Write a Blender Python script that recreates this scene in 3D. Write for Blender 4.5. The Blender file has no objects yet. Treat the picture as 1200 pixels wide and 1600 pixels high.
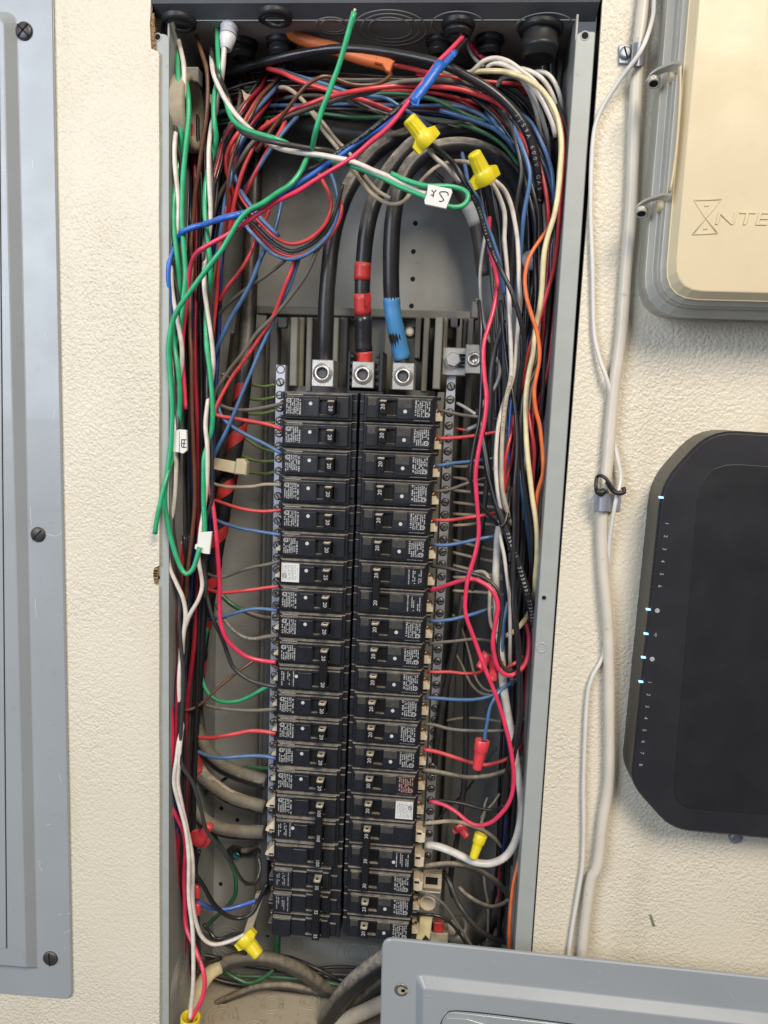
import bpy, bmesh, math, random
from mathutils import Vector, Matrix, Quaternion
random.seed(7)
R = math.radians
scene = bpy.context.scene
COL = scene.collection
# ---------------------------------------------------------------- camera
F_PX = 1202.0                     # focal length in photo pixels (photo is 1200 x 1600)
D0 = 0.655                        # metres from the lens to the wall surface
_v1 = Vector((-338.0, 8766.0, F_PX)).normalized()            # world down, seen by the camera (x right, y down, z forward)
_v2 = Vector((-15000.0, -743.0, F_PX))
_v2 = (_v2 - _v1 * _v2.dot(_v1)).normalized()                # world left
_X = -_v2; _Z = -_v1; _Y = _X.cross(_v1)
CAM = Vector((0, -D0, 0))
def _w(v): return Vector((_X.dot(v), _Y.dot(v), _Z.dot(v)))
_r = _w(Vector((1, 0, 0))); _u = _w(Vector((0, -1, 0))); _b = _w(Vector((0, 0, -1)))
camd = bpy.data.cameras.new('camera')
cam = bpy.data.objects.new('camera', camd); COL.objects.link(cam)
cam.matrix_world = Matrix(((_r.x, _u.x, _b.x, CAM.x), (_r.y, _u.y, _b.y, CAM.y), (_r.z, _u.z, _b.z, CAM.z), (0, 0, 0, 1)))
camd.sensor_fit = 'VERTICAL'; camd.sensor_height = 36; camd.lens = F_PX / 1600 * 36
camd.clip_start = 0.02; camd.clip_end = 20
camd.dof.use_dof = False
scene.camera = cam
def P(px, py, d=0.0):
    """world point at d millimetres behind the wall surface that the photo shows at (px, py)"""
    w = _w(Vector((px - 600, py - 800, F_PX)))
    return CAM + w * ((d * 0.001 + D0) / w.y)
def S(px, py, d=0.0):
    """metres per photo pixel there"""
    w = _w(Vector((px - 600, py - 800, F_PX)))
    return (P(px, py, d) - CAM).length / w.length
# ---------------------------------------------------------------- world, lamps, exposure
world = bpy.data.worlds.new('World'); scene.world = world; world.use_nodes = True
world.node_tree.nodes['Background'].inputs[0].default_value = (0.80, 0.86, 1.0, 1)
world.node_tree.nodes['Background'].inputs[1].default_value = 0.16
def area(name, loc, target, size, power, color, sy=None):
    l = bpy.data.lights.new(name, 'AREA'); l.energy = power; l.color = color
    l.shape = 'RECTANGLE'; l.size = size; l.size_y = sy or size
    o = bpy.data.objects.new(name, l); COL.objects.link(o); o.location = loc
    o.rotation_euler = (Vector(target) - Vector(loc)).to_track_quat('-Z', 'Y').to_euler()
area('ceiling_light', (0.95, -2.40, 1.95), (0, 0, -0.05), 1.15, 112, (1.0, 0.89, 0.74), 1.15)
area('window_light', (-1.10, -1.45, 0.45), (0, 0, -0.1), 0.9, 25, (0.80, 0.88, 1.0), 1.1)
scene.view_settings.view_transform = 'Standard'; scene.view_settings.look = 'None'
scene.view_settings.exposure = 0.0; scene.view_settings.gamma = 1.0
scene.cycles.max_bounces = 6
# ---------------------------------------------------------------- materials
def mat(name, col, rough=0.5, metal=0.0, dust=0.0, var=0.08, bump=0.0, bscale=400, spec=0.5, dustcol=(0.34, 0.28, 0.19), nscale=60,
        spots=0.0, coat=0.0, emit=None, dbase=0.10, rv=0.0):
    """procedural material: colour with grain, settled dust on upward faces, fine relief"""
    m = bpy.data.materials.new(name); m.use_nodes = True
    nt = m.node_tree; N = nt.nodes; L = nt.links; b = N['Principled BSDF']
    b.inputs['Roughness'].default_value = rough; b.inputs['Metallic'].default_value = metal
    b.inputs['Specular IOR Level'].default_value = spec; b.inputs['Coat Weight'].default_value = coat
    tc = N.new('ShaderNodeTexCoord'); ge = N.new('ShaderNodeNewGeometry')
    n1 = N.new('ShaderNodeTexNoise'); n1.inputs['Scale'].default_value = nscale; n1.inputs['Detail'].default_value = 5
    L.new(ge.outputs['Position'], n1.inputs['Vector'])
    mx = N.new('ShaderNodeMix'); mx.data_type = 'RGBA'
    c = Vector(col)
    mx.inputs[6].default_value = (*[max(0, v * (1 - var * 2)) for v in c], 1); mx.inputs[7].default_value = (*[min(1, v * (1 + var * 2)) for v in c], 1)
    L.new(n1.outputs['Fac'], mx.inputs[0]); out = mx.outputs[2]
    if dust > 0:
        sx = N.new('ShaderNodeSeparateXYZ'); L.new(ge.outputs['Normal'], sx.inputs[0])
        mr = N.new('ShaderNodeMapRange'); mr.inputs[1].default_value = 0.05; mr.inputs[2].default_value = 0.95
        L.new(sx.outputs['Z'], mr.inputs[0])
        n2 = N.new('ShaderNodeTexNoise'); n2.inputs['Scale'].default_value = 170; n2.inputs['Detail'].default_value = 6
        L.new(ge.outputs['Position'], n2.inputs['Vector'])
        r2 = N.new('ShaderNodeMapRange'); r2.inputs[1].default_value = 0.3; r2.inputs[2].default_value = 0.7
        r2.inputs[3].default_value = 0.35
        L.new(n2.outputs['Fac'], r2.inputs[0])
        ad = N.new('ShaderNodeMath'); ad.operation = 'ADD'; ad.inputs[1].default_value = dbase
        L.new(mr.outputs[0], ad.inputs[0])
        mu = N.new('ShaderNodeMath'); mu.operation = 'MULTIPLY'; L.new(ad.outputs[0], mu.inputs[0]); L.new(r2.outputs[0], mu.inputs[1])
        m3 = N.new('ShaderNodeMath'); m3.operation = 'MULTIPLY'; m3.inputs[1].default_value = dust; m3.use_clamp = True
        L.new(mu.outputs[0], m3.inputs[0])
        md = N.new('ShaderNodeMix'); md.data_type = 'RGBA'; md.inputs[7].default_value = (*dustcol, 1)
        L.new(m3.outputs[0], md.inputs[0]); L.new(out, md.inputs[6]); out = md.outputs[2]
        mr2 = N.new('ShaderNodeMapRange'); mr2.inputs[3].default_value = rough; mr2.inputs[4].default_value = 0.9
        L.new(m3.outputs[0], mr2.inputs[0]); L.new(mr2.outputs[0], b.inputs['Roughness'])
    if spots > 0:
        v = N.new('ShaderNodeTexNoise'); v.inputs['Scale'].default_value = 120; v.inputs['Detail'].default_value = 8
        L.new(ge.outputs['Position'], v.inputs['Vector'])
        rr = N.new('ShaderNodeMapRange'); rr.inputs[1].default_value = 0.66; rr.inputs[2].default_value = 0.74; rr.inputs[4].default_value = spots
        L.new(v.outputs['Fac'], rr.inputs[0])
        ms = N.new('ShaderNodeMix'); ms.data_type = 'RGBA'; ms.inputs[7].default_value = (0.10, 0.075, 0.05, 1)
        L.new(rr.outputs[0], ms.inputs[0]); L.new(out, ms.inputs[6]); out = ms.outputs[2]
    L.new(out, b.inputs['Base Color'])
    if rv > 0:
        nr = N.new('ShaderNodeTexNoise'); nr.inputs['Scale'].default_value = 22; nr.inputs['Detail'].default_value = 7; nr.inputs['Distortion'].default_value = 0.8
        L.new(ge.outputs['Position'], nr.inputs['Vector'])
        r4 = N.new('ShaderNodeMapRange'); r4.inputs[1].default_value = 0.35; r4.inputs[2].default_value = 0.68; r4.inputs[3].default_value = max(0.05, rough - rv * 0.4); r4.inputs[4].default_value = rough + rv
        L.new(nr.outputs['Fac'], r4.inputs[0]); L.new(r4.outputs[0], b.inputs['Roughness'])
    if bump > 0:
        nb = N.new('ShaderNodeTexNoise'); nb.inputs['Scale'].default_value = bscale; nb.inputs['Detail'].default_value = 4
        L.new(ge.outputs['Position'], nb.inputs['Vector'])
        bu = N.new('ShaderNodeBump'); bu.inputs['Strength'].default_value = bump; bu.inputs['Distance'].default_value = 0.0006
        L.new(nb.outputs['Fac'], bu.inputs['Height']); L.new(bu.outputs[0], b.inputs['Normal'])
    if emit:
        b.inputs['Emission Color'].default_value = (*emit[:3], 1); b.inputs['Emission Strength'].default_value = emit[3]
    return m
M = {}
def wall_mat():
    m = bpy.data.materials.new('pebbled_cream_wallboard'); m.use_nodes = True
    nt = m.node_tree; N = nt.nodes; L = nt.links; b = N['Principled BSDF']
    ge = N.new('ShaderNodeNewGeometry')
    b.inputs['Roughness'].default_value = 0.36; b.inputs['Specular IOR Level'].default_value = 0.45
    n0 = N.new('ShaderNodeTexNoise'); n0.inputs['Scale'].default_value = 90; n0.inputs['Detail'].default_value = 2
    L.new(ge.outputs['Position'], n0.inputs['Vector'])
    va = N.new('ShaderNodeVectorMath'); va.operation = 'MULTIPLY_ADD'; va.inputs[1].default_value = (0.006, 0.006, 0.006)
    L.new(n0.outputs['Color'], va.inputs[0]); L.new(ge.outputs['Position'], va.inputs[2])
    vo = N.new('ShaderNodeTexVoronoi'); vo.feature = 'SMOOTH_F1'; vo.inputs['Scale'].default_value = 330; vo.inputs['Smoothness'].default_value = 0.55
    L.new(va.outputs[0], vo.inputs['Vector'])
    n1 = N.new('ShaderNodeTexNoise'); n1.inputs['Scale'].default_value = 520; n1.inputs['Detail'].default_value = 3; n1.inputs['Distortion'].default_value = 0.6
    L.new(ge.outputs['Position'], n1.inputs['Vector'])
    sc = N.new('ShaderNodeMath'); sc.operation = 'MULTIPLY'; sc.inputs[1].default_value = -0.85; L.new(vo.outputs['Distance'], sc.inputs[0])
    ad = N.new('ShaderNodeMath'); ad.operation = 'ADD'; L.new(sc.outputs[0], ad.inputs[0]); L.new(n1.outputs['Fac'], ad.inputs[1])
    nv = N.new('ShaderNodeTexNoise'); nv.inputs['Scale'].default_value = 9; nv.inputs['Detail'].default_value = 4; L.new(ge.outputs['Position'], nv.inputs['Vector'])
    rvv = N.new('ShaderNodeMapRange'); rvv.inputs[1].default_value = 0.35; rvv.inputs[2].default_value = 0.65; rvv.inputs[3].default_value = 0.32; rvv.inputs[4].default_value = 0.72
    L.new(nv.outputs['Fac'], rvv.inputs[0])
    bu = N.new('ShaderNodeBump'); L.new(rvv.outputs[0], bu.inputs['Strength']); bu.inputs['Distance'].default_value = 0.0016
    L.new(ad.outputs[0], bu.inputs['Height']); L.new(bu.outputs[0], b.inputs['Normal'])
    n2 = N.new('ShaderNodeTexNoise'); n2.inputs['Scale'].default_value = 6; n2.inputs['Detail'].default_value = 6
    L.new(ge.outputs['Position'], n2.inputs['Vector'])
    mx = N.new('ShaderNodeMix'); mx.data_type = 'RGBA'
    mx.inputs[6].default_value = (0.61, 0.55, 0.43, 1); mx.inputs[7].default_value = (0.72, 0.665, 0.555, 1)
    L.new(n2.outputs['Fac'], mx.inputs[0])
    # small brown fly-specks and stains
    n3 = N.new('ShaderNodeTexNoise'); n3.inputs['Scale'].default_value = 75; n3.inputs['Detail'].default_value = 3
    L.new(ge.outputs['Position'], n3.inputs['Vector'])
    mr = N.new('ShaderNodeMapRange'); mr.inputs[1].default_value = 0.765; mr.inputs[2].default_value = 0.80; mr.inputs[4].default_value = 0.6
    L.new(n3.outputs['Fac'], mr.inputs[0])
    m2 = N.new('ShaderNodeMix'); m2.data_type = 'RGBA'; m2.inputs[7].default_value = (0.30, 0.19, 0.08, 1)
    L.new(mr.outputs[0], m2.inputs[0]); L.new(mx.outputs[2], m2.inputs[6])
    # faint run-down grime, stretched vertically
    mp = N.new('ShaderNodeMapping'); mp.inputs['Scale'].default_value = (22, 22, 3.0); L.new(ge.outputs['Position'], mp.inputs['Vector'])
    n5 = N.new('ShaderNodeTexNoise'); n5.inputs['Scale'].default_value = 1.0; n5.inputs['Detail'].default_value = 7; L.new(mp.outputs[0], n5.inputs['Vector'])
    r5 = N.new('ShaderNodeMapRange'); r5.inputs[1].default_value = 0.55; r5.inputs[2].default_value = 0.8; r5.inputs[4].default_value = 0.38; L.new(n5.outputs['Fac'], r5.inputs[0])
    m5 = N.new('ShaderNodeMix'); m5.data_type = 'RGBA'; m5.inputs[7].default_value = (0.42, 0.35, 0.25, 1); L.new(r5.outputs[0], m5.inputs[0]); L.new(m2.outputs[2], m5.inputs[6]); L.new(m5.outputs[2], b.inputs['Base Color'])
    return m
M['wall'] = wall_mat()
M['cut'] = mat('cut_brown_board_edge', (0.28, 0.17, 0.08), 0.9, var=0.3, nscale=300)
M['cavity'] = mat('black_cavity_shade', (0.012, 0.011, 0.010), 0.95)  # near-black backing sheets behind the gaps, cavity shade put into their colour
M['box'] = mat('grey_enamel_flange', (0.34, 0.36, 0.345), 0.42, spots=0.25, bump=0.12, bscale=150, var=0.05)
M['boxin'] = mat('grey_enamel_interior', (0.285, 0.29, 0.28), 0.38, rv=0.25, dust=0.55, spots=0.25, var=0.12, nscale=25, bump=0.1, bscale=120)
M['boxdark'] = mat('shaded_enamel_top', (0.075, 0.082, 0.095), 0.5, dust=0.5, var=0.15, nscale=30, spots=0.3)  # same enamel as the box, with the lip's shade put into its colour
M['boxfloor'] = mat('dusty_enamel_floor', (0.20, 0.195, 0.18), 0.7, dust=1.6, dustcol=(0.42, 0.36, 0.26), var=0.25, nscale=90, spots=0.5)
M['pan'] = mat('olive_grey_bus_support', (0.17, 0.165, 0.14), 0.5, dust=0.5, var=0.12)
M['pandark'] = mat('dark_grey_bus_moulding', (0.085, 0.087, 0.09), 0.55, dust=0.6, var=0.12)
M['cover'] = mat('blue_grey_cover_enamel', (0.30, 0.325, 0.345), 0.30, var=0.04, nscale=14, rv=0.09, spots=0.12, bump=0.06, bscale=60, coat=0.15)
M['scratch'] = mat('bare_metal_scratch', (0.55, 0.57, 0.60), 0.4)
M['brk'] = mat('black_moulded_breaker', (0.011, 0.012, 0.0165), 0.36, dust=0.8, dbase=0.012, var=0.25, nscale=200, bump=0.15, bscale=900, dustcol=(0.36, 0.32, 0.255))
M['brk3'] = mat('grey_dusty_sheen_panel', (0.040, 0.040, 0.038), 0.30, dust=0.6, var=0.3, nscale=260, bump=0.5, bscale=700)  # lighter grey paints in the ceiling light's sheen, with dust on top
M['brk2'] = mat('black_breaker_face', (0.012, 0.0135, 0.020), 0.28, dust=0.8, rv=0.2, dbase=0.01, var=0.25, nscale=200, bump=0.1, bscale=900, dustcol=(0.36, 0.32, 0.255))
M['slot'] = mat('black_slot', (0.004, 0.004, 0.005), 0.5)
M['handle'] = mat('black_switch_handle', (0.008, 0.008, 0.010), 0.26, dust=1.0, dbase=0.01, dustcol=(0.42, 0.37, 0.29))
M['print'] = mat('white_breaker_print', (0.50, 0.50, 0.48), 0.6)
M['printdim'] = mat('worn_grey_print', (0.36, 0.37, 0.38), 0.6)
M['printred'] = mat('reddish_print', (0.55, 0.30, 0.24), 0.6)
M['sticker'] = mat('white_sticker', (0.62, 0.62, 0.60), 0.5)
M['ink'] = mat('black_ink', (0.02, 0.02, 0.02), 0.6)
M['alu'] = mat('bright_aluminium', (0.66, 0.65, 0.62), 0.34, 0.85, dust=0.35, bump=0.2, bscale=700, var=0.1)
M['tin'] = mat('dull_tin_plate', (0.40, 0.39, 0.37), 0.45, 0.75, dust=0.5, bump=0.3, bscale=500, var=0.2)
M['seat'] = mat('grey_screw_recess', (0.07, 0.07, 0.075), 0.6)
M['bar'] = mat('bus_bar_aluminium', (0.52, 0.54, 0.60), 0.45, 0.55, dust=0.4, bump=0.2, bscale=500, var=0.15)
M['brassy'] = mat('dusty_tan_terminal', (0.60, 0.52, 0.38), 0.6, 0.0, dust=0.6, var=0.2)
M['copper'] = mat('dull_copper_screw', (0.26, 0.15, 0.10), 0.4, 0.8, var=0.2)
M['steel'] = mat('screw_steel', (0.36, 0.35, 0.33), 0.4, 0.9, bump=0.2, bscale=800)
M['blackscrew'] = mat('black_oxide_screw', (0.05, 0.05, 0.055), 0.4, 0.4, dust=0.3)
M['hole'] = mat('dark_hole', (0.004, 0.004, 0.004), 0.9)
M['strap'] = mat('galvanised_strap', (0.30, 0.33, 0.38), 0.45, 0.5, dust=0.3, var=0.15)
M['conduit'] = mat('cream_painted_conduit', (0.62, 0.57, 0.485), 0.38, var=0.07, spots=0.35, nscale=40, bump=0.15, bscale=90)
M['whitecord'] = mat('white_cord', (0.66, 0.64, 0.60), 0.35, var=0.04)
M['lid'] = mat('cream_timer_lid', (0.60, 0.51, 0.335), 0.42, var=0.06, nscale=14, rv=0.15, spots=0.10, bump=0.05)
M['lidrim'] = mat('grey_cream_timer_rim', (0.47, 0.455, 0.39), 0.35, var=0.05, coat=0.2)
M['router'] = mat('black_plastic_shell', (0.017, 0.017, 0.021), 0.42, var=0.12, rv=0.08, bump=0.15, bscale=1500, nscale=30)
M['router2'] = mat('black_plastic_panel', (0.013, 0.013, 0.016), 0.40, var=0.15, rv=0.08, nscale=30, bump=0.1, bscale=1500)
M['routerside'] = mat('dark_olive_plastic_edge', (0.050, 0.046, 0.036), 0.4, var=0.1)
M['glyph'] = mat('pale_grey_glyph', (0.34, 0.34, 0.35), 0.5)
M['led'] = mat('lit_blue_led', (0.4, 0.7, 1.0), 0.4, emit=(0.35, 0.65, 1.0, 0.9))
M['nut_yellow'] = mat('yellow_nylon', (0.74, 0.60, 0.015), 0.36, var=0.06, dust=0.15, coat=0.2)
M['nut_red'] = mat('red_nylon', (0.66, 0.045, 0.06), 0.32, var=0.06, dust=0.2, coat=0.3)
M['paper'] = mat('white_paper_flag', (0.70, 0.685, 0.65), 0.7, var=0.04)
M['tape_blue'] = mat('blue_vinyl_tape', (0.02, 0.13, 0.50), 0.38, var=0.1, bump=0.3, bscale=250)
M['tape_ltblue'] = mat('light_blue_vinyl_tape', (0.05, 0.22, 0.46), 0.4, dust=0.4, bump=0.3, bscale=250)
M['tape_red'] = mat('red_vinyl_tape', (0.48, 0.03, 0.03), 0.42, dust=0.4, bump=0.3, bscale=250)
M['tape_white'] = mat('grey_white_vinyl_tape', (0.50, 0.49, 0.48), 0.45, dust=0.4, bump=0.3, bscale=250)
M['tie'] = mat('cream_nylon_tie', (0.62, 0.55, 0.38), 0.4, dust=0.3)
M['bushing'] = mat('black_plastic_bushing', (0.012, 0.013, 0.016), 0.45, dust=0.12)
M['orange_sleeve'] = mat('orange_cable_jacket', (0.62, 0.15, 0.035), 0.42, dust=0.35, var=0.1, bump=0.3, bscale=120)
M['liner'] = mat('grey_corrugated_tube', (0.42, 0.44, 0.50), 0.4, dust=0.2)
M['liner_white'] = mat('white_tube_ferrule', (0.68, 0.68, 0.70), 0.35, dust=0.2)
WC = dict(red=(0.62, 0.045, 0.055), pink=(0.70, 0.030, 0.095), dred=(0.30, 0.012, 0.03), black=(0.014, 0.014, 0.017), green=(0.018, 0.36, 0.155), dgreen=(0.02, 0.13, 0.055),
          lgreen=(0.13, 0.20, 0.06), white=(0.66, 0.60, 0.54), cream=(0.72, 0.62, 0.36), blue=(0.055, 0.145, 0.32), bblue=(0.015, 0.11, 0.48),
          dblue=(0.012, 0.03, 0.14), brown=(0.125, 0.045, 0.022), orange=(0.78, 0.15, 0.035), orange2=(0.50, 0.10, 0.05), grey=(0.11, 0.10, 0.088), tan=(0.33, 0.28, 0.20),
          dgrey=(0.035, 0.035, 0.036), lgrey=(0.36, 0.35, 0.34), white2=(0.62, 0.59, 0.54), dwhite=(0.44, 0.38, 0.29))
for k, v in WC.items():
    M['w_' + k] = mat(k + '_wire_insulation', v, 0.33 if k not in ('grey', 'tan', 'dwhite') else 0.6, dust={'black': 0.10, 'dgrey': 0.14, 'dred': 0.1, 'dblue': 0.1, 'grey': 0.5, 'tan': 0.9, 'dwhite': 0.6}.get(k, 0.30),
                      var=0.20, nscale=110, rv=0.18 if k not in ('grey', 'tan', 'dwhite') else 0.0, bump=0.22, bscale=260, coat=0.12 if k not in ('grey', 'tan', 'dwhite') else 0)
M['w_dusty'] = mat('dust_covered_black_cable', (0.035, 0.034, 0.033), 0.45, dust=1.0, var=0.25, bump=0.3, bscale=200, dustcol=(0.33, 0.27, 0.19))
M['w_mastic'] = mat('tan_dusty_taped_cable', (0.125, 0.112, 0.09), 0.6, dust=1.0, var=0.2, bump=0.3, bscale=250, dustcol=(0.27, 0.235, 0.17))
M['w_sweep'] = mat('dusty_main_conductor', (0.016, 0.016, 0.018), 0.38, dust=1.5, dbase=0.0, var=0.3, bump=0.3, bscale=140, dustcol=(0.55, 0.48, 0.38), spots=0.2)
# ---------------------------------------------------------------- mesh helpers
class MB:
    def __init__(s): s.v = []; s.f = []; s.sm = []
    def add(s, vs, fs, smooth=False):
        n = len(s.v); s.v += [Vector(p) for p in vs]; s.f += [[i + n for i in f] for f in fs]; s.sm += [smooth] * len(fs); return s
    def box(s, x0, x1, y0, y1, z0, z1, c=0.0):
        """axis-aligned box; c chamfers the edges of its front (low y) face"""
        if c <= 0:
            vs = [(x, y, z) for y in (y0, y1) for z in (z0, z1) for x in (x0, x1)]
            return s.add(vs, [(0, 1, 3, 2), (4, 6, 7, 5), (0, 4, 5, 1), (2, 3, 7, 6), (0, 2, 6, 4), (1, 5, 7, 3)])
        def ring(y, e): return [(x0 + e, y, z0 + e), (x1 - e, y, z0 + e), (x1 - e, y, z1 - e), (x0 + e, y, z1 - e)]
        vs = ring(y0, c) + ring(y0 + c, 0) + ring(y1, 0)
        fs = [(0, 1, 2, 3)]
        for k in (0, 4):
            for i in range(4): j = (i + 1) % 4; fs.append((k + i, k + 4 + i, k + 4 + j, k + j))
        fs.append((11, 10, 9, 8)); return s.add(vs, fs)
    def prism(s, poly, y0, y1, c=0.0):
        """poly of (x, z) extruded from y0 (front) to y1"""
        n = len(poly); cx = sum(p[0] for p in poly) / n; cz = sum(p[1] for p in poly) / n
        area2 = sum(poly[i][0] * poly[(i + 1) % n][1] - poly[(i + 1) % n][0] * poly[i][1] for i in range(n))
        if area2 < 0: poly = poly[::-1]
        rings = []
        if c > 0:
            ins = []
            for i in range(n):
                a, b_, d = Vector(poly[i - 1]), Vector(poly[i]), Vector(poly[(i + 1) % n])
                e1 = (b_ - a).normalized(); e2 = (d - b_).normalized()
                nn = Vector((-e1.y, e1.x)) + Vector((-e2.y, e2.x))
                k = nn.length_squared / 2 if nn.length_squared > 1e-6 else 1
                ins.append(b_ + nn / k * c * (1 if k > 0.2 else 0.2))
            rings.append([(p.x, y0, p.y) for p in ins]); rings.append([(p[0], y0 + c, p[1]) for p in poly])
        else: rings.append([(p[0], y0, p[1]) for p in poly])
        rings.append([(p[0], y1, p[1]) for p in poly])
        vs = [p for r_ in rings for p in r_]; fs = [tuple(range(n))]
        for k in range(len(rings) - 1):
            for i in range(n): j = (i + 1) % n; fs.append((k * n + i, (k + 1) * n + i, (k + 1) * n + j, k * n + j))
        fs.append(tuple(reversed(range((len(rings) - 1) * n, len(rings) * n))))
        return s.add(vs, fs)
    def lathe(s, prof, origin, axis, seg=20, smooth=True, flute=None, caps=True):
        """prof: list of (distance along axis, radius); flute=(count, depth, a0, a1) ribs the wall"""
        o = Vector(origin); a = Vector(axis).normalized(); t = a.orthogonal().normalized(); b_ = a.cross(t)
        vs = []; fs = []
        for (h, r_) in prof:
            for i in range(seg):
                an = 2 * math.pi * i / seg; rr = r_
                if flute and flute[2] <= h <= flute[3]: rr = r_ * (1 - flute[1] * (0.5 + 0.5 * math.cos(an * flute[0])))
                vs.append(o + a * h + (t * math.cos(an) + b_ * math.sin(an)) * rr)
        for k in range(len(prof) - 1):
            for i in range(seg): j = (i + 1) % seg; fs.append((k * seg + i, k * seg + j, (k + 1) * seg + j, (k + 1) * seg + i))
        s.add(vs, fs, smooth)
        n = len(s.v) - len(vs)
        if caps and prof[0][1] > 1e-6: s.f.append([n + i for i in reversed(range(seg))]); s.sm.append(False)
        if caps and prof[-1][1] > 1e-6: s.f.append([n + (len(prof) - 1) * seg + i for i in range(seg)]); s.sm.append(False)
        return s
    def tube(s, pts, radii, seg=10, flat=None, caps=True):
        n = len(pts); vs = []; fs = []
        T = [(pts[min(i + 1, n - 1)] - pts[max(i - 1, 0)]).normalized() for i in range(n)]
        nv = T[0].cross(Vector((0, 1, 0)))
        if nv.length < 1e-3: nv = T[0].orthogonal()
        nv.normalize()
        for i in range(n):
            nv = nv - T[i] * nv.dot(T[i]); nv.normalize(); bv = T[i].cross(nv); r_ = radii[i] if isinstance(radii, list) else radii
            for k in range(seg):
                an = 2 * math.pi * k / seg
                vs.append(pts[i] + (nv * math.cos(an) + bv * math.sin(an) * (flat or 1)) * r_)
        for i in range(n - 1):
            for k in range(seg): j = (k + 1) % seg; fs.append((i * seg + k, i * seg + j, (i + 1) * seg + j, (i + 1) * seg + k))
        s.add(vs, fs, True)
        if caps:
            m0 = len(s.v) - len(vs)
            s.f.append([m0 + i for i in reversed(range(seg))]); s.sm.append(False)
            s.f.append([m0 + (n - 1) * seg + i for i in range(seg)]); s.sm.append(False)
        return s
    def quad(s, a, b, c, d): return s.add([a, b, c, d], [(0, 1, 2, 3)])
    def prism2(s, raw, rads, y0, y1, c):
        """rounded prism whose front is chamfered cleanly: the raw corners are inset first, then rounded"""
        k = len(raw); a2 = sum(raw[i][0] * raw[(i + 1) % k][1] - raw[(i + 1) % k][0] * raw[i][1] for i in range(k))
        rads = list(rads) if isinstance(rads, (list, tuple)) else [rads] * k
        if a2 < 0: raw = raw[::-1]; rads = rads[::-1]
        ins = []
        for i in range(k):
            a, b_, d = Vector(raw[i - 1]), Vector(raw[i]), Vector(raw[(i + 1) % k])
            e1 = (b_ - a).normalized(); e2 = (d - b_).normalized(); nn = Vector((-e1.y, e1.x)) + Vector((-e2.y, e2.x))
            ins.append(tuple(b_ + nn / (nn.length_squared / 2) * c))
        A = rnd(raw, [max(r_, 1e-5) for r_ in rads]); B = rnd(ins, [max(r_ - c * 0.6, 1e-5) for r_ in rads]); n = len(A)
        # shoulder ring gives the pressed edge a soft bend
        A2 = [tuple(Vector(p).lerp(Vector(q), 0.12)) for p, q in zip(A, B)]; B2 = [tuple(Vector(p).lerp(Vector(q), 0.88)) for p, q in zip(A, B)]
        rings = [[(p[0], y0, p[1]) for p in B], [(p[0], y0 + c * 0.05, p[1]) for p in B2], [(p[0], y0 + c * 0.95, p[1]) for p in A2], [(p[0], y0 + c, p[1]) for p in A], [(p[0], y1, p[1]) for p in A]]
        if y1 < y0 + c: rings.pop()
        fs = [tuple(range(n))]
        for q in range(len(rings) - 1):
            for i in range(n): j = (i + 1) % n; fs.append((q * n + i, (q + 1) * n + i, (q + 1) * n + j, q * n + j))
        return s.add([p for r_ in rings for p in r_], fs)
    def mesh(s, name, m, fix=True):
        me = bpy.data.meshes.new(name); me.from_pydata([tuple(p) for p in s.v], [], s.f)
        me.polygons.foreach_set('use_smooth', s.sm)
        if fix:
            bm = bmesh.new(); bm.from_mesh(me); bmesh.ops.recalc_face_normals(bm, faces=bm.faces); bm.to_mesh(me); bm.free()
        me.materials.append(m if not isinstance(m, str) else M[m]); me.update(); return me
def link(name, me, parent=None, loc=None, rot=None):
    o = bpy.data.objects.new(name, me); COL.objects.link(o)
    if parent is not None: o.parent = parent
    if loc is not None: o.location = loc
    if rot is not None: o.rotation_euler = rot
    return o
def obj(name, mb, m, parent=None): return link(name, mb.mesh(name, m), parent)
def tag(o, label=None, cat=None, group=None, kind=None):
    if label: o['label'] = label
    if cat: o['category'] = cat
    if group: o['group'] = group
    if kind: o['kind'] = kind
    return o
def thing(name, label, cat, loc=(0, 0, 0), rot=None, group=None):
    o = bpy.data.objects.new(name, None); o.empty_display_size = 0.01; COL.objects.link(o); o.location = loc
    if rot: o.rotation_euler = rot
    return tag(o, label, cat, group)
def cr(pts, step=0.0035):
    """Catmull-Rom through the points"""
    if len(pts) < 3: pts = [pts[0], (pts[0] + pts[-1]) / 2, pts[-1]]
    ps = [pts[0] * 2 - pts[1]] + list(pts) + [pts[-1] * 2 - pts[-2]]; out = []
    for i in range(1, len(ps) - 2):
        a, b, c, d = ps[i - 1:i + 3]; n = max(2, min(14, int((c - b).length / step)))
        for k in range(n):
            t = k / n; out.append(0.5 * (b * 2 + (c - a) * t + (a * 2 - b * 5 + c * 4 - d) * t * t + (b * 3 - a - c * 3 + d) * t ** 3))
    out.append(pts[-1]); return out
def path(spec, d=40):
    """'x,y x,y,depth ...' in photo pixels -> smooth world path; depths in between are interpolated"""
    raw = [[float(q) for q in t.split(',')] for t in spec.split()]
    ks = [i for i, t in enumerate(raw) if len(t) > 2]
    if not ks: ds = [d] * len(raw)
    else:
        ds = []
        for i in range(len(raw)):
            lo = [k for k in ks if k <= i]; hi = [k for k in ks if k >= i]
            if lo and hi:
                a, b = lo[-1], hi[0]
                ds.append(raw[a][2] if a == b else raw[a][2] + (raw[b][2] - raw[a][2]) * (i - a) / (b - a))
            elif lo: ds.append(raw[lo[-1]][2])
            else: ds.append(raw[hi[0]][2])
    return cr([P(t[0], t[1], q) for t, q in zip(raw, ds)])
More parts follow.
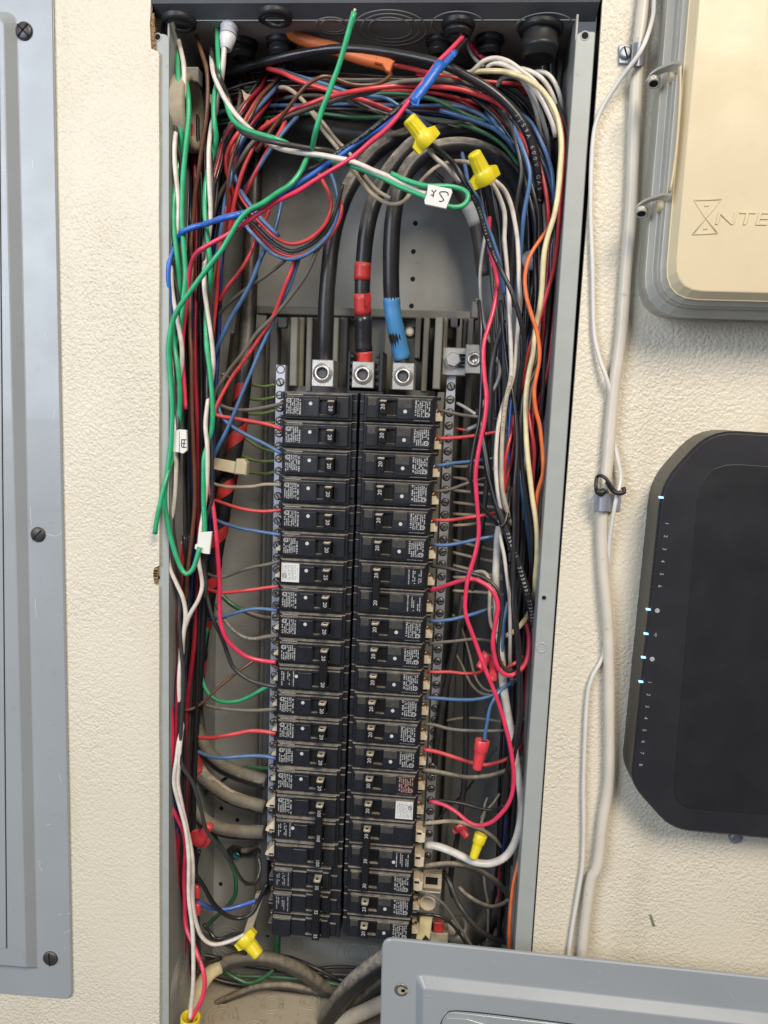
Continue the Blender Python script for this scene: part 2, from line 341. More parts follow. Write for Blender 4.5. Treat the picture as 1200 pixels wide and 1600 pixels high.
NAMES = dict(red='red_wire', pink='red_wire', dred='red_wire', black='black_wire', green='green_wire', dgreen='green_wire', lgreen='green_wire', white='white_wire',
             cream='cream_wire', blue='blue_wire', bblue='blue_wire', dblue='blue_wire', brown='brown_wire', orange='orange_wire', orange2='orange_wire', grey='black_wire', tan='tan_wire',
             dgrey='black_wire', lgrey='white_wire', white2='white_wire', dwhite='white_wire')
def W(c, w, label, spec, d=40, name=None, seg=9, cat='wire', group=None, wob=0.0, parent=None, ends=None):
    """a wire w photo pixels thick along a path"""
    pts = path(spec, d); n = len(pts); mid = pts[n // 2]
    r = w / 2 * (mid - CAM).length / F_PX * (0.92 if w < 11 else 0.98)
    am = 0.03 if w < 11 else 0.012
    rr = [r * (1 + am * math.sin(i * 0.31 + w) + 0.5 * am * math.sin(i * 0.83 + 2 * w)) for i in range(n)]
    if wob:
        rr = [q * (1 + wob * math.sin(i * 2.1)) for i, q in enumerate(rr)]
    base = pts[0].copy()
    mb = MB().tube([p - base for p in pts], rr, seg)
    o = link(name or NAMES.get(c, 'wire'), mb.mesh(name or NAMES.get(c, 'wire'), 'w_' + c, fix=False), parent, base)
    if parent is None: tag(o, label, cat, group)
    o_pts = pts
    return o, o_pts, r
def glyphs(body, size, name='printed_text', m='print', ext=0.0):
    cu = bpy.data.curves.new('t', 'FONT'); cu.body = body; cu.size = size; cu.align_x = 'CENTER'; cu.align_y = 'CENTER'; cu.resolution_u = 2
    cu.extrude = ext
    t = bpy.data.objects.new('t', cu); me = bpy.data.meshes.new_from_object(t); bpy.data.objects.remove(t); bpy.data.curves.remove(cu)
    me.name = name; me.materials.clear(); me.materials.append(M[m]); return me
def front(rz=0.0):
    """rotation that stands XY text up facing the viewer, turned rz in its own plane"""
    return (Matrix.Rotation(math.pi / 2, 4, 'X') @ Matrix.Rotation(rz, 4, 'Z')).to_euler()
def wire_print(o, pts, r, text, m, start=0.2, h=0.9, gap=0.62, flip=False):
    """small characters printed along a wire, on its near side"""
    mb = MB(); L_ = [0.0]
    for i in range(1, len(pts)): L_.append(L_[-1] + (pts[i] - pts[i - 1]).length)
    s = L_[-1] * start; base = o.location
    for ch in text:
        if s > L_[-1] * 0.97: break
        k = next(i for i in range(1, len(L_)) if L_[i] >= s); f = (s - L_[k - 1]) / max(1e-9, L_[k] - L_[k - 1])
        p = pts[k - 1].lerp(pts[k], f); t = (pts[k] - pts[k - 1]).normalized() * (-1 if flip else 1)
        v = (CAM - p).normalized(); up = v.cross(t).normalized(); nrm = t.cross(up).normalized()
        if ch != ' ':
            me = glyph_cache(ch, 2 * r * h)
            vs = [p + t * a.x + up * a.y + nrm * (math.sqrt(max(0, r * r * 1.06 - a.y * a.y)) + 0.00012) - base for a in me[0]]
            mb.add(vs, me[1])
        s += 2 * r * gap
    ch_ = obj('printed_text', mb, m, o)
    return ch_
_gc = {}
def glyph_cache(ch, size):
    k = (ch, round(size, 5))
    if k not in _gc:
        me = glyphs(ch, size); _gc[k] = ([v.co.copy() for v in me.vertices], [tuple(p.vertices) for p in me.polygons]); bpy.data.meshes.remove(me)
    return _gc[k]
# ================================================================ setting: wall, box
def PX(px, py, x):
    w = _w(Vector((px - 600, py - 800, F_PX))); return CAM + w * ((x - CAM.x) / w.x)
def PZ(px, py, z):
    w = _w(Vector((px - 600, py - 800, F_PX))); return CAM + w * ((z - CAM.z) / w.z)
def xz(px, py, d=0): p = P(px, py, d); return (p.x, p.z)
def rnd(poly, rad, n=5):
    """round polygon corners; rad is a number or a list"""
    out = []; k = len(poly)
    for i in range(k):
        r_ = rad[i] if isinstance(rad, (list, tuple)) else rad
        a, b_, c = Vector(poly[i - 1]), Vector(poly[i]), Vector(poly[(i + 1) % k])
        if r_ <= 0: out.append(tuple(b_)); continue
        e1 = (a - b_).normalized(); e2 = (c - b_).normalized()
        for j in range(n + 1):
            t = j / n; p = b_ + e1 * r_ * (1 - t) ** 2 + e2 * r_ * t ** 2; out.append(tuple(p))
    return out
def bx(mb, x0, y0, x1, y1, d0, d1, c=0.0):
    ym = (y0 + y1) / 2; xm = (x0 + x1) / 2
    return mb.box(P(x0, ym, d0).x, P(x1, ym, d0).x, d0 / 1000, d1 / 1000, P(xm, y1, d0).z, P(xm, y0, d0).z, c)
XL = P(262, 800).x; XR = (P(898, 60).x + P(806, 1480).x) / 2
ZT = P(580, 19).z; BACK = 0.146
ZB = P(450, 1528, 146).z
XE = 1.3
# wall board with its cut opening (left edge wobbles and has two broken notches)
left_edge = [(236, -4), (234, 40), (236, 76), (246, 80), (248.5, 84), (248, 160), (248.8, 240), (248, 330), (249, 420), (248.3, 520), (249, 600), (248.4, 700), (249, 800), (248.6, 884),
             (241, 887), (239, 896), (241, 912), (248, 917), (249, 1000), (248.4, 1120), (249.2, 1240), (248.8, 1360), (249.4, 1480), (249, 1600)]
mb = MB()
pl = [xz(*p) for p in left_edge]
zt_open = P(580, -2).z; zb_open = ZB - 0.03
pl = [(x, z) for x, z in pl if z > zb_open]
poly = [(pl[0][0], XE)] + [(pl[0][0], zt_open)] + pl + [(pl[-1][0], zb_open), (pl[-1][0], -XE), (-XE, -XE), (-XE, XE)]
mb.prism(poly, 0.0, 0.004)
xro = P(939, 40).x
right_edge = [xz(941, 10), xz(934, 120), xz(925, 240), xz(914.5, 380), xz(903.7, 520), xz(894.5, 640), xz(881.8, 800), xz(869.8, 960), xz(855.8, 1150), xz(843, 1330), xz(832.4, 1480)]
rx = right_edge
mb.prism([(xro, XE), (XE, XE), (XE, -XE), (rx[-1][0], -XE)] + rx[::-1], 0.0, 0.004)
mb.box(pl[0][0], xro, 0.0, 0.004, zt_open, XE)
mb.box(pl[-1][0], rx[-1][0], 0.0, 0.004, -XE, zb_open)
tag(obj('wall', mb, 'wall'), kind='structure')
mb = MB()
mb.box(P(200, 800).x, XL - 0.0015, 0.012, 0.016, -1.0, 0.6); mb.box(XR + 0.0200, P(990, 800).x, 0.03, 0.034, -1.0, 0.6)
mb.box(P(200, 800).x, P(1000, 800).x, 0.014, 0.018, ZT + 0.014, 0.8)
tag(obj('cavity_shade_backing', mb, 'cavity'), kind='structure')
mb = MB()
for (a, b_, c, d_) in (((236, 22), (241, 20), (243, 78), (236, 76)), ((241, 889), (246, 892), (245, 913), (241, 911))):
    q = [P(*t, 1.5) for t in (a, b_, c, d_)]; mb.quad(*q)
random.seed(3)
for y in range(24, 78, 4):
    p = P(238 + random.random() * 3, y, 0.5); s_ = 0.0005 + random.random() * 0.0008
    mb.box(p.x - s_, p.x + s_ * 0.8, 0.0003, 0.003, p.z - s_, p.z + s_)
for y in range(890, 914, 4):
    p = P(242 + random.random() * 2, y, 0.5); s_ = 0.001 + random.random() * 0.001
    mb.box(p.x - s_, p.x + s_, 0.0003, 0.003, p.z - s_, p.z + s_)
tag(obj('broken_board_edge', mb, 'cut'), kind='structure')
# ---- enclosure
encl = thing('electrical_panel_box', 'open grey steel electrical panel box set into the cream wall, packed with wires', 'panel box')
t = 0.0015
mb = MB(); mb.box(XL - 0.004, XR + 0.004, BACK, BACK + t, ZB - 0.004, ZT + 0.004); bw = obj('back_wall', mb, 'boxin', encl)
mb = MB(); mb.box(XL - t, XL, 0.004, BACK, ZB, ZT); obj('side_wall', mb, 'boxin', encl)
mb = MB(); mb.box(XR, XR + t, 0.004, BACK, ZB, ZT); obj('side_wall', mb, 'boxin', encl)
mb = MB(); mb.box(XL - t, XR + t, 0.014, BACK, ZT + 0.0003, ZT + t); obj('top_wall', mb, 'boxin', encl)
mb = MB(); mb.box(XL - t, XR + t, 0.004, BACK, ZB - t, ZB - 0.0003); obj('bottom_wall', mb, 'boxfloor', encl)
# flanges with rounded upper corners
xf0 = P(243, 800).x - 0.001; xf1 = XL
mb = MB(); zt_f = P(250, 50).z
mb.prism(rnd([(xf0, zt_f), (xf1, zt_f), (xf1, ZB - 0.02), (xf0, ZB - 0.02)], [0.0, 0.006, 0, 0]), 0.0030, 0.0048, 0.0004); fl = obj('flange', mb, 'box', encl)
xg1 = (P(930, 60).x + P(830, 1470).x) / 2
mb = MB(); mb.prism(rnd([(XR, zt_f), (xg1, zt_f), (xg1, ZB - 0.02), (XR, ZB - 0.02)], [0.006, 0.002, 0, 0]), -0.0006, 0.0010, 0.0005)
mb.box(xg1 - 0.0016, xg1, 0.0010, 0.012, ZB - 0.02, zt_f - 0.003); fr = obj('flange', mb, 'box', encl)
def hole(px, py, d, r_, parent, rim=None):
    p = P(px, py, d); mb = MB().lathe([(0, r_), (0.0002, r_)], (p.x, p.y - 0.0003, p.z), (0, 1, 0), 16); o = obj('screw_hole', mb, 'hole', parent)
    if rim:
        mb = MB().lathe([(0, r_ * 1.5), (-0.0004, r_ * 1.35), (-0.0004, r_ * 1.02), (0, r_)], (p.x, p.y, p.z), (0, 1, 0), 18, caps=False); obj('hole_rim', mb, rim, parent)
hole(246.5, 58, 3.0, 0.0023, fl, 'box'); hole(914, 56, -0.6, 0.0026, fr, 'box'); hole(850, 934, -0.6, 0.0019, fr, 'box'); hole(247, 902, 3.0, 0.0019, fl)
# dent on the right flange
p = P(846, 1012, -0.6); mb = MB().lathe([(-0.0003, 0.0050), (-0.0008, 0.0043), (-0.0003, 0.0034)], (p.x, p.y, p.z), (0, 1, 0), 20, caps=False); obj('dent', mb, 'box', fr)
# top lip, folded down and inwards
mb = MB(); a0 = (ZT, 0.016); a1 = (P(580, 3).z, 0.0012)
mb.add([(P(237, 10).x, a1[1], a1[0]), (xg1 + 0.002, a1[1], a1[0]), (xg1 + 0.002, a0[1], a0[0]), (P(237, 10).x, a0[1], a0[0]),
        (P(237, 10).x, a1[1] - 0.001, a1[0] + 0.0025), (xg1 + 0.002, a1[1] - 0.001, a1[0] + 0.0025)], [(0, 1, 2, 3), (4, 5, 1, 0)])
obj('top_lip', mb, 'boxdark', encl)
# concentric knockouts pressed into the sheet
def knock(name, c, ax, rads, parent, m='boxin'):
    for r_ in rads:
        mb = MB().lathe([(0, r_ + 0.0006), (0.0006, r_ + 0.0003), (0.0006, r_ - 0.0003), (0, r_ - 0.0006)], c, ax, 36, caps=False); obj('knockout_ring', mb, m, parent)
for px, py, rads in ((610, 44, (0.018, 0.024, 0.030)), (520, 40, (0.010, 0.014)), (715, 38, (0.021,)), (850, 42, (0.023,))):
    knock('k', PZ(px, py, ZT) , (0, 0, -1), rads, encl)
for px, py, rads in ((358, 1475, (0.012, 0.017, 0.022)), (560, 1490, (0.012, 0.017, 0.025)), (460, 1475, (0.010,))):
    knock('k', P(px, py, 146), (0, -1, 0), rads, encl)
for px, py, rads in ((280, 1530, (0.009, 0.013, 0.018, 0.023)),):
    knock('k', PX(px, py, XL), (1, 0, 0), rads, encl)
for px, py, rads in ((425, 1570, (0.0085, 0.012)), (485, 1565, (0.008, 0.0115)), (345, 1590, (0.009, 0.013, 0.018)), (395, 1610, (0.009, 0.013))):
    knock('k', PZ(px, py, ZB), (0, 0, 1), rads, encl, 'boxfloor')
for px, py in ((649, 349), (646, 393), (645, 436), (643, 478), (346, 1263), (371, 1281), (345, 1381), (418, 1461), (385, 1381), (517, 262)):
    c = P(px, py, 146); mb = MB().lathe([(0, 0.0024), (-0.0002, 0.0024)], (c.x, c.y - 0.0002, c.z), (0, 1, 0), 14); obj('mounting_hole', mb, 'hole', encl)
mb = MB(); rg = random.Random(9)
for k in range(34):
    x = rg.choice([rg.uniform(340, 405), rg.uniform(640, 735), rg.uniform(430, 740)]); y = rg.uniform(300, 470) if x > 420 else rg.uniform(760, 1460)
    a = rg.uniform(-1.6, 1.6); l_ = rg.uniform(2, 11); pa, pb = P(x, y, 145.85), P(x + math.cos(a) * l_, y + math.sin(a) * l_, 145.85)
    n_ = Vector((-(pb - pa).z, 0, (pb - pa).x)).normalized() * rg.uniform(0.00008, 0.00022); mb.quad(pa + n_, pb + n_, pb - n_, pa - n_)
tag(obj('scratches', mb, 'cover', encl), kind='stuff')
# bushings and lock nuts hanging from the top wall
def bushing(px, py, r_, ln, label):
    c = PZ(px, py, ZT); th = thing('conduit_bushing', label, 'bushing', c)
    mb = MB().lathe([(0, r_ * 1.28), (0.002, r_ * 1.30), (0.0045, r_ * 1.24), (0.0048, r_)], (0, 0, 0), (0, 0, -1), 24, flute=(12, 0.06, 0.0005, 0.004), caps=False); obj('lock_nut', mb, 'bushing', th)
    mb = MB().lathe([(0.004, r_), (ln * 0.6, r_), (ln * 0.62, r_ * 1.07), (ln * 0.75, r_ * 1.07), (ln * 0.77, r_), (ln, r_ * 0.97), (ln, r_ * 0.78), (0.004, r_ * 0.78)], (0, 0, 0), (0, 0, -1), 24, caps=False); obj('sleeve', mb, 'bushing', th)
bushing(716, 36, 0.0107, 0.011, 'black conduit bushing in the box top where the taped red and black wires enter')
bushing(845, 42, 0.0141, 0.024, 'largest black conduit bushing, at the top right corner of the box')
bushing(380, 66, 0.0100, 0.014, 'black bushing behind the grey corrugated tube in the box top')
bushing(440, 64, 0.0107, 0.014, 'black bushing behind the orange cable in the box top')
bushing(688, 62, 0.0096, 0.014, 'rear black bushing just left of the taped wires in the box top')
bushing(765, 60, 0.0096, 0.014, 'rear black bushing between the taped wires and the largest bushing')
bushing(280, 30, 0.0111, 0.006, 'black bushing in the far left of the box top over the white and brown wires')
bushing(430, 22, 0.0111, 0.006, 'black bushing where the orange cable comes through the box top')
# side entry hub on the left wall with the pale connector
c = PX(284, 178, XL); th = thing('side_cable_connector', 'dusty beige cable connector ring on the left side wall near the top', 'connector', c)
mb = MB().lathe([(0, 0.031), (0.010, 0.031), (0.012, 0.029), (0.012, 0.024), (0, 0.024)], (0, 0, 0), (1, 0, 0), 28, caps=False); obj('ring', mb, 'w_tan', th)
mb = MB().box(0, 0.016, -0.006, 0.006, 0.024, 0.036, 0.001); obj('clamp_lug', mb, 'boxfloor', th)
c = P(492, 1585, 132); th = thing('cable_connector', 'dusty cable connector ring standing on the box floor beside the black bundle', 'connector', c)
mb = MB().lathe([(-0.01, 0.0125), (0.016, 0.0125), (0.018, 0.0115), (0.018, 0.0095), (-0.01, 0.0095)], (0, 0, 0), (0.1, 0, 1), 24, caps=False); obj('ring', mb, 'w_tan', th)
# ================================================================ bus assembly
bus = thing('bus_assembly', 'olive grey bus support pan behind the breakers with ribs, lip and tabs', 'bus assembly')
mb = MB(); bx(mb, 408, 490, 717, 1475, 118, 122); obj('pan', mb, 'pan', bus)
mb = MB(); bx(mb, 400, 482, 737, 495, 104, 118, 0.001); obj('lip', mb, 'pan', bus)
mb = MB(); bx(mb, 737, 471, 748, 497, 100, 118, 0.001); bx(mb, 743, 466, 748, 474, 100, 118); obj('lip_end', mb, 'pan', bus)
# side channels of the pan: dark strip left and right of the bars
mb = MB(); bx(mb, 414, 495, 426, 1400, 100, 117, 0.0008); obj('side_rail', mb, 'pandark', bus)
mb = MB(); bx(mb, 708, 497, 717, 1400, 100, 117, 0.0008); obj('side_rail', mb, 'pandark', bus)
for x0, x1, yb, d0, m in ((453, 464, 603, 74, 'pan'), (466, 474, 610, 88, 'pan'), (478, 487, 612, 84, 'pan'), (489, 497, 612, 96, 'pandark'), (520, 528, 612, 92, 'pan'), (530, 542, 612, 100, 'pandark'),
                          (600, 612, 612, 100, 'pan'), (648, 657, 560, 88, 'pandark'), (660, 669, 612, 84, 'pan'), (678, 690, 608, 66, 'pan'), (692, 699, 560, 92, 'pan'), (713, 722, 545, 92, 'pan'), (723, 731, 545, 104, 'pandark')):
    mb = MB(); bx(mb, x0, 496, x1, yb, d0, 117, 0.0008); obj('rib', mb, m, bus)
for x0, x1 in ((434, 448), (704, 720)):
    a, b_ = P(x0, 500, 92), P(x1, 500, 92); z0 = P(x0, 496, 92).z; z1 = P(x0, 512, 92).z
    mb = MB().prism(rnd([(a.x, z0), (b_.x, z0), (b_.x, z1), (a.x, z1)], [0, 0, 0.003, 0.003]), 0.092, 0.100, 0.0006); obj('tab', mb, 'pandark', bus)
c = P(641, 519, 100); b1 = MB().lathe([(0, 0.0065), (0.0012, 0.0065), (0.0012, 0.0045), (0.006, 0.0042)], c, (0, -1, 0), 18); sc = obj('bolt', b1, 'steel', bus)
b1 = MB().lathe([(0.0058, 0.0032), (0.0068, 0.0030)], c, (0, -1, 0), 6, smooth=False); obj('bolt_head', b1, 'brassy', sc)
# central spine and long shaded plinths the breakers clip to
mb = MB(); bx(mb, 440, 606, 660, 1470, 86, 116); obj('plinth', mb, 'pandark', bus)
mb = MB(); bx(mb, 665, 612, 677, 1380, 84, 116, 0.0008); obj('terminal_rail', mb, 'pan', bus)
# ---- main lugs
def lug(px0, py0, px1, py1, d, label, insul=False):
    th = thing('main_lug', label, 'lug', P((px0 + px1) / 2, (py0 + py1) / 2, d)); L0 = th.location
    a = P(px0, (py0 + py1) / 2, d); b_ = P(px1, (py0 + py1) / 2, d); zt, zb = P((px0 + px1) / 2, py0, d).z, P((px0 + px1) / 2, py1, d).z
    mb = MB().box(a.x - L0.x, b_.x - L0.x, 0, 0.030, zb - L0.z, zt - L0.z, 0.0006); body = obj('lug_body', mb, 'alu', th)
    cx = (a.x + b_.x) / 2 - L0.x; cz = (zt + zb) / 2 - L0.z; r_ = (b_.x - a.x) * 0.44
    mb = MB().lathe([(0.0002, r_ * 1.04), (0.0006, r_ * 1.0), (0.0010, r_ * 0.86), (0.0026, r_ * 0.80), (0.0030, r_ * 0.66), (0.0026, r_ * 0.56), (0.0003, r_ * 0.52)], (cx, 0, cz), (0, -1, 0), 28, caps=False)
    s_ = obj('set_screw', mb, 'alu', th)
    mb = MB().lathe([(0.00275, r_ * 0.58), (0.0004, r_ * 0.50), (0.0002, 0.0)], (cx, 0, cz), (0, -1, 0), 6, smooth=False, caps=False); obj('hex_socket', mb, 'seat', s_)
    return th
lug(487, 562, 521, 604, 42, 'left main lug holding the plain black conductor, bright aluminium with hex screw')
l2 = lug(550, 565, 584, 606, 42, 'middle main lug under the red taped conductor, between black toothed insulators')
lug(613, 567, 647, 609, 42, 'right main lug under the blue taped conductor, bright aluminium')
ins = thing('lug_insulator', 'black toothed plastic insulator around the middle main lug', 'insulator', l2.location); L0 = ins.location
for (x0, x1) in ((543, 547), (592, 598)):
    a = P(x0, 580, 46); b_ = P(x1, 580, 46); mb = MB().box(a.x - L0.x, b_.x - L0.x, 0.004, 0.045, P(x0, 612, 46).z - L0.z, P(x0, 549, 46).z - L0.z, 0.0006)
    w_ = obj('side_plate', mb, 'bushing', ins)
    for k in range(5):
        y = 556 + k * 11; q = P(x1 if x0 == 543 else x0, y, 48); sgn = 1 if x0 == 543 else -1
        mb = MB().box(min(0, sgn * 0.003) + q.x - L0.x, max(0, sgn * 0.003) + q.x - L0.x, 0.005, 0.02, q.z - L0.z - 0.0014, q.z - L0.z + 0.0014); obj('tooth', mb, 'bushing', w_)
mb = MB(); a = P(543, 612, 46); b_ = P(598, 612, 46); mb.box(a.x - L0.x, b_.x - L0.x, 0.004, 0.04, a.z - L0.z - 0.001, a.z - L0.z + 0.001); obj('bottom_plate', mb, 'bushing', ins)
# ---- terminal bars
def bar(px0, px1, yt, yb, d, y_first, pitch, n, name, label, skip=()):
    th = thing(name, label, 'terminal bar', P((px0 + px1) / 2, yt, d)); L0 = th.location
    a = P(px0, yt, d); b_ = P(px1, yt, d); w_ = b_.x - a.x; zb = P(px0, yb, d).z
    # slanted photo edge is perspective, the bar itself is plumb
    mb = MB().box(-w_ / 2, w_ / 2, 0, 0.010, zb - L0.z, 0, 0.0005); body = obj('bar_body', mb, 'bar', th)
    me1 = MB().lathe([(0.0, 0.0041), (-0.0003, 0.0040), (-0.0003, 0.0034), (0, 0.0032)], (0, 0, 0), (0, 1, 0), 16, caps=False).mesh('screw_seat', 'seat')
    mbs = MB().lathe([(0.0, 0.0034), (-0.0014, 0.0032), (-0.0018, 0.0026)], (0, 0, 0), (0, 1, 0), 14); me2 = mbs.mesh('terminal_screw', 'steel')
    me3 = MB().box(-0.0027, 0.0027, -0.0021, -0.0015, -0.0004, 0.0004).mesh('slot', 'hole')
    z0 = P((px0 + px1) / 2, y_first, d).z - L0.z
    for k in range(n):
        z = z0 - k * pitch
        if z < zb - L0.z + 0.003: break
        if k in skip: link('empty_hole', me1, th, (0, -0.0003, z)); continue
        s_ = link('terminal_screw', me2, th, (0, 0, z)); link('screw_seat', me1, s_, (0, 0, 0)); link('slot', me3, s_, (0, -0.0002, 0), (0, random.uniform(-1.2, 1.2), 0))
    return th
p1 = P(438, 598, 72).z - P(438, 814.5, 72).z
bar(431, 446, 570, 1345, 72, 577, p1 / 11, 46, 'ground_bar', 'silver terminal bar with slotted screws down the left of the breakers', skip=(0,))
p2 = P(704, 604, 80).z - P(700, 824, 80).z
bar(698, 713, 586, 1345, 80, 604, p2 / 11, 46, 'neutral_bar', 'duller terminal bar with slotted screws down the right of the breakers')
# neutral lug plate at the head of the right bar
th = thing('neutral_lug', 'dull tin plate with hex bolt and large socket lug above the right terminal bar', 'lug', P(710, 565, 74)); L0 = th.location
def lbx(mb, L0, x0, y0, x1, y1, d0, d1, c=0.0):
    m2 = MB(); bx(m2, x0, y0, x1, y1, d0, d1, c); mb.add([v - L0 for v in m2.v], m2.f); return mb
obj('plate', lbx(MB(), L0, 691, 543, 729, 587, 74, 80, 0.0008), 'tin', th)
obj('lug_block', lbx(MB(), L0, 727, 538, 753, 584, 56, 80, 0.0008), 'tin', th)
c = P(708, 562, 74) - L0; mb = MB().lathe([(0, 0.0085), (0.0012, 0.0085)], c, (0, -1, 0), 20); wsh = obj('washer', mb, 'tin', th)
mb = MB().lathe([(0.0012, 0.0074), (0.006, 0.0074), (0.0068, 0.0062)], c, (0, -1, 0), 6, smooth=False); obj('hex_bolt', mb, 'alu', th)
c = P(741, 562, 56) - L0; mb = MB().lathe([(0.0001, 0.0066), (0.0012, 0.0062), (0.0012, 0.0034), (0.0002, 0.0030), (0.0002, 0)], c, (0, -1, 0), 24, caps=False); obj('socket_screw', mb, 'steel', th)
for k in range(4):
    obj('thread', lbx(MB(), L0, 717, 553 + k * 6, 727, 556 + k * 6, 68, 74), 'hole', th)
# lower right lug with the two black slots
th = thing('lower_neutral_lug', 'dusty beige lug plate with a round socket at the foot of the right terminal bar', 'lug', P(670, 1400, 60)); L0 = th.location
obj('plate', lbx(MB(), L0, 661, 1366, 690, 1393, 62, 72, 0.0008), 'brassy', th)
obj('slot', lbx(MB(), L0, 665, 1371, 684, 1382, 61.6, 62, 0), 'hole', th)
obj('lug_block', lbx(MB(), L0, 650, 1393, 688, 1430, 56, 80, 0.0008), 'tin', th)
c = P(668, 1411, 56) - L0; mb = MB().lathe([(0.0001, 0.0085), (0.0012, 0.0080), (0.0012, 0.0062), (0.0002, 0.0058), (0.0002, 0)], c, (0, -1, 0), 24, caps=False); obj('socket_screw', mb, 'brassy', th)
# little cable lug with blue-green screw, left
th = thing('cable_lug', 'dark flat cable lug held by a shiny blue-green screw on the back of the box', 'lug', P(372, 1332, 138)); L0 = th.location
mb = MB(); q = [P(352, 1330, 136), P(362, 1322, 136), P(382, 1326, 136), P(395, 1324, 136), P(396, 1338, 136), P(382, 1338, 136), P(364, 1344, 136), P(354, 1338, 136)]
mb.prism([((v - L0).x, (v - L0).z) for v in q], -0.002, 0.001, 0.0005); obj('lug_tongue', mb, 'w_dgrey', th)
mb = MB().lathe([(0, 0.0040), (-0.002, 0.0038), (-0.0026, 0.003)], P(370, 1336, 134) - L0, (0, 1, 0), 14); s_ = obj('screw', mb, mat('zinc_blue_screw', (0.10, 0.45, 0.50), 0.3, 0.7), th)
mb = MB().box(-0.003, 0.003, -0.0004, 0.0, -0.0004, 0.0004); o = obj('slot', mb, 'hole', s_); o.location = P(370, 1336, 131.3) - L0; o.rotation_euler = (0, 0.6, 0)
# nylon cable tie around the main left bundle
th = thing('cable_tie', 'cream nylon cable tie strapped round the red taped cables left of the breakers', 'cable tie', P(360, 728, 70)); L0 = th.location
q = [P(331, 715, 62), P(370, 722, 62), P(370, 741, 62), P(331, 733, 62)]
obj('strap', MB().prism([((v - L0).x, (v - L0).z) for v in q], P(0, 0, 62).y - L0.y, P(0, 0, 66).y - L0.y, 0.0006), 'tie', th)
q = [P(369, 717, 58), P(381, 717, 58), P(386, 724, 58), P(384, 743, 58), P(366, 741, 58)]
obj('tie_head', MB().prism([((v - L0).x, (v - L0).z) for v in q], P(0, 0, 57).y - L0.y, P(0, 0, 68).y - L0.y, 0.0012), 'tie', th)
# beige connector, cream strap and red tags under the right terminal bar
th = thing('cable_flag', 'cream notched cable strap hanging under the lower right lug', 'strap', P(668, 1450, 50)); L0 = th.location
q = [P(657, 1430, 50), P(676, 1434, 50), P(671, 1470, 50), P(665, 1462, 50), P(659, 1470, 50), P(650, 1468, 50)]
obj('strap_body', MB().prism([((v - L0).x, (v - L0).z) for v in q], 0, 0.004, 0.0008), 'w_cream', th)
# tan strap bottom left
th = thing('ground_strap', 'tan flat metal strap running down to the yellow nut under the left breakers', 'strap', P(398, 1428, 90)); L0 = th.location
q = [P(400, 1396, 88), P(414, 1394, 88), P(392, 1458, 88), P(378, 1466, 88)]
obj('strap_body', MB().prism([((v - L0).x, (v - L0).z) for v in q], -0.003, 0.002, 0.0005), 'brassy', th)
# ================================================================ breakers
BD = 25.0                                   # depth of the raised faces
zrow0 = P(498, 612, BD).z; PITCH = (zrow0 - P(478, 1468, BD).z) / 21
XCL = P(498, 632, BD).x
zrow0r = P(620, 616.5, BD).z; PITCHR = (zrow0r - P(598, 1473, BD).z) / 21
XCR = P(620.5, 640, BD).x
K = PITCH / 25.4                            # the breaker's own millimetre
_bm = {}
def bmesh_cached(key, fn, m):
    if key not in _bm: _bm[key] = fn().mesh(key.split('|')[0], m)
    return _bm[key]
def mmbox(mb, x0, x1, y0, y1, z0, z1, c=0.0): return mb.box(x0 * K, x1 * K, y0 * K, y1 * K, z0 * K, z1 * K, c * K)
def case_fn():
    mb = MB()
    mmbox(mb, -34, 34, 8, 60, -12.35, 12.35, 0.5)            # lower body
    mmbox(mb, -32.5, 29.8, 3.5, 8.2, -12.2, 11.6, 0.6)       # middle step
    mmbox(mb, -31, 0.6, 0, 3.7, -9.8, 8.6, 0.5)              # face left of the slot
    mmbox(mb, 16, 27, 0.4, 3.7, -9.8, 8.6, 0.5)              # face right of the slot
    mmbox(mb, 0.6, 16, 0.2, 3.7, 5.6, 8.5, 0.3); mmbox(mb, 0.6, 16, 0.2, 3.7, -9.7, -7.2, 0.3)
    mmbox(mb, -31, 27, 2.2, 3.8, 8.7, 10.9, 0.6)             # ledge that gathers dust
    mmbox(mb, 29.8, 34, 6.2, 8.2, -6, 6, 0.4)
    mmbox(mb, -38, -33.5, 15, 50, 5.5, 12.2, 0.6); mmbox(mb, -38, -33.5, 15, 50, -12.2, -9.2, 0.6)   # cheeks beside the terminal
    return mb
def case2_fn():                                              # older stepped case: long shallow steps, no ledge
    mb = MB()
    mmbox(mb, -34, 34, 7, 60, -12.35, 12.35, 0.5); mmbox(mb, -32, 24, 3.0, 7.2, -11.8, 11.8, 0.6)
    mmbox(mb, -32, -14, -1.2, 3.2, -10.8, 9.0, 0.6); mmbox(mb, -14, 0.4, 1.0, 3.2, -9.8, 7.4, 0.5)
    mmbox(mb, 0.4, 16, 0.6, 3.2, 6.2, 9.4, 0.4); mmbox(mb, 0.4, 16, 0.6, 3.2, -10.4, -7.4, 0.4)
    mmbox(mb, 16, 22, 1.2, 3.2, -8, 8, 0.4); mmbox(mb, 24, 30, 5.2, 7.2, -9, 3, 0.4)
    mmbox(mb, -40, -33.5, 15, 50, 6.0, 12.2, 0.6); mmbox(mb, -40, -33.5, 15, 50, -12.2, -9.5, 0.6)
    return mb
def slot_fn(): return mmbox(MB(), 0.7, 15.9, 3.45, 3.6, -7.1, 5.5)
def label_fn(): return mmbox(MB(), -30.2, -14.2, -0.35, 0.2, -8.6, 7.8, 0.25)
def panel_fn(): return mmbox(MB(), -13.2, -0.4, -0.25, 0.2, -8.8, 5.4, 0.2)
def sticker_fn(): return mmbox(MB(), -30.4, -13.8, -0.6, -0.3, -9.4, 8.2, 0.1)
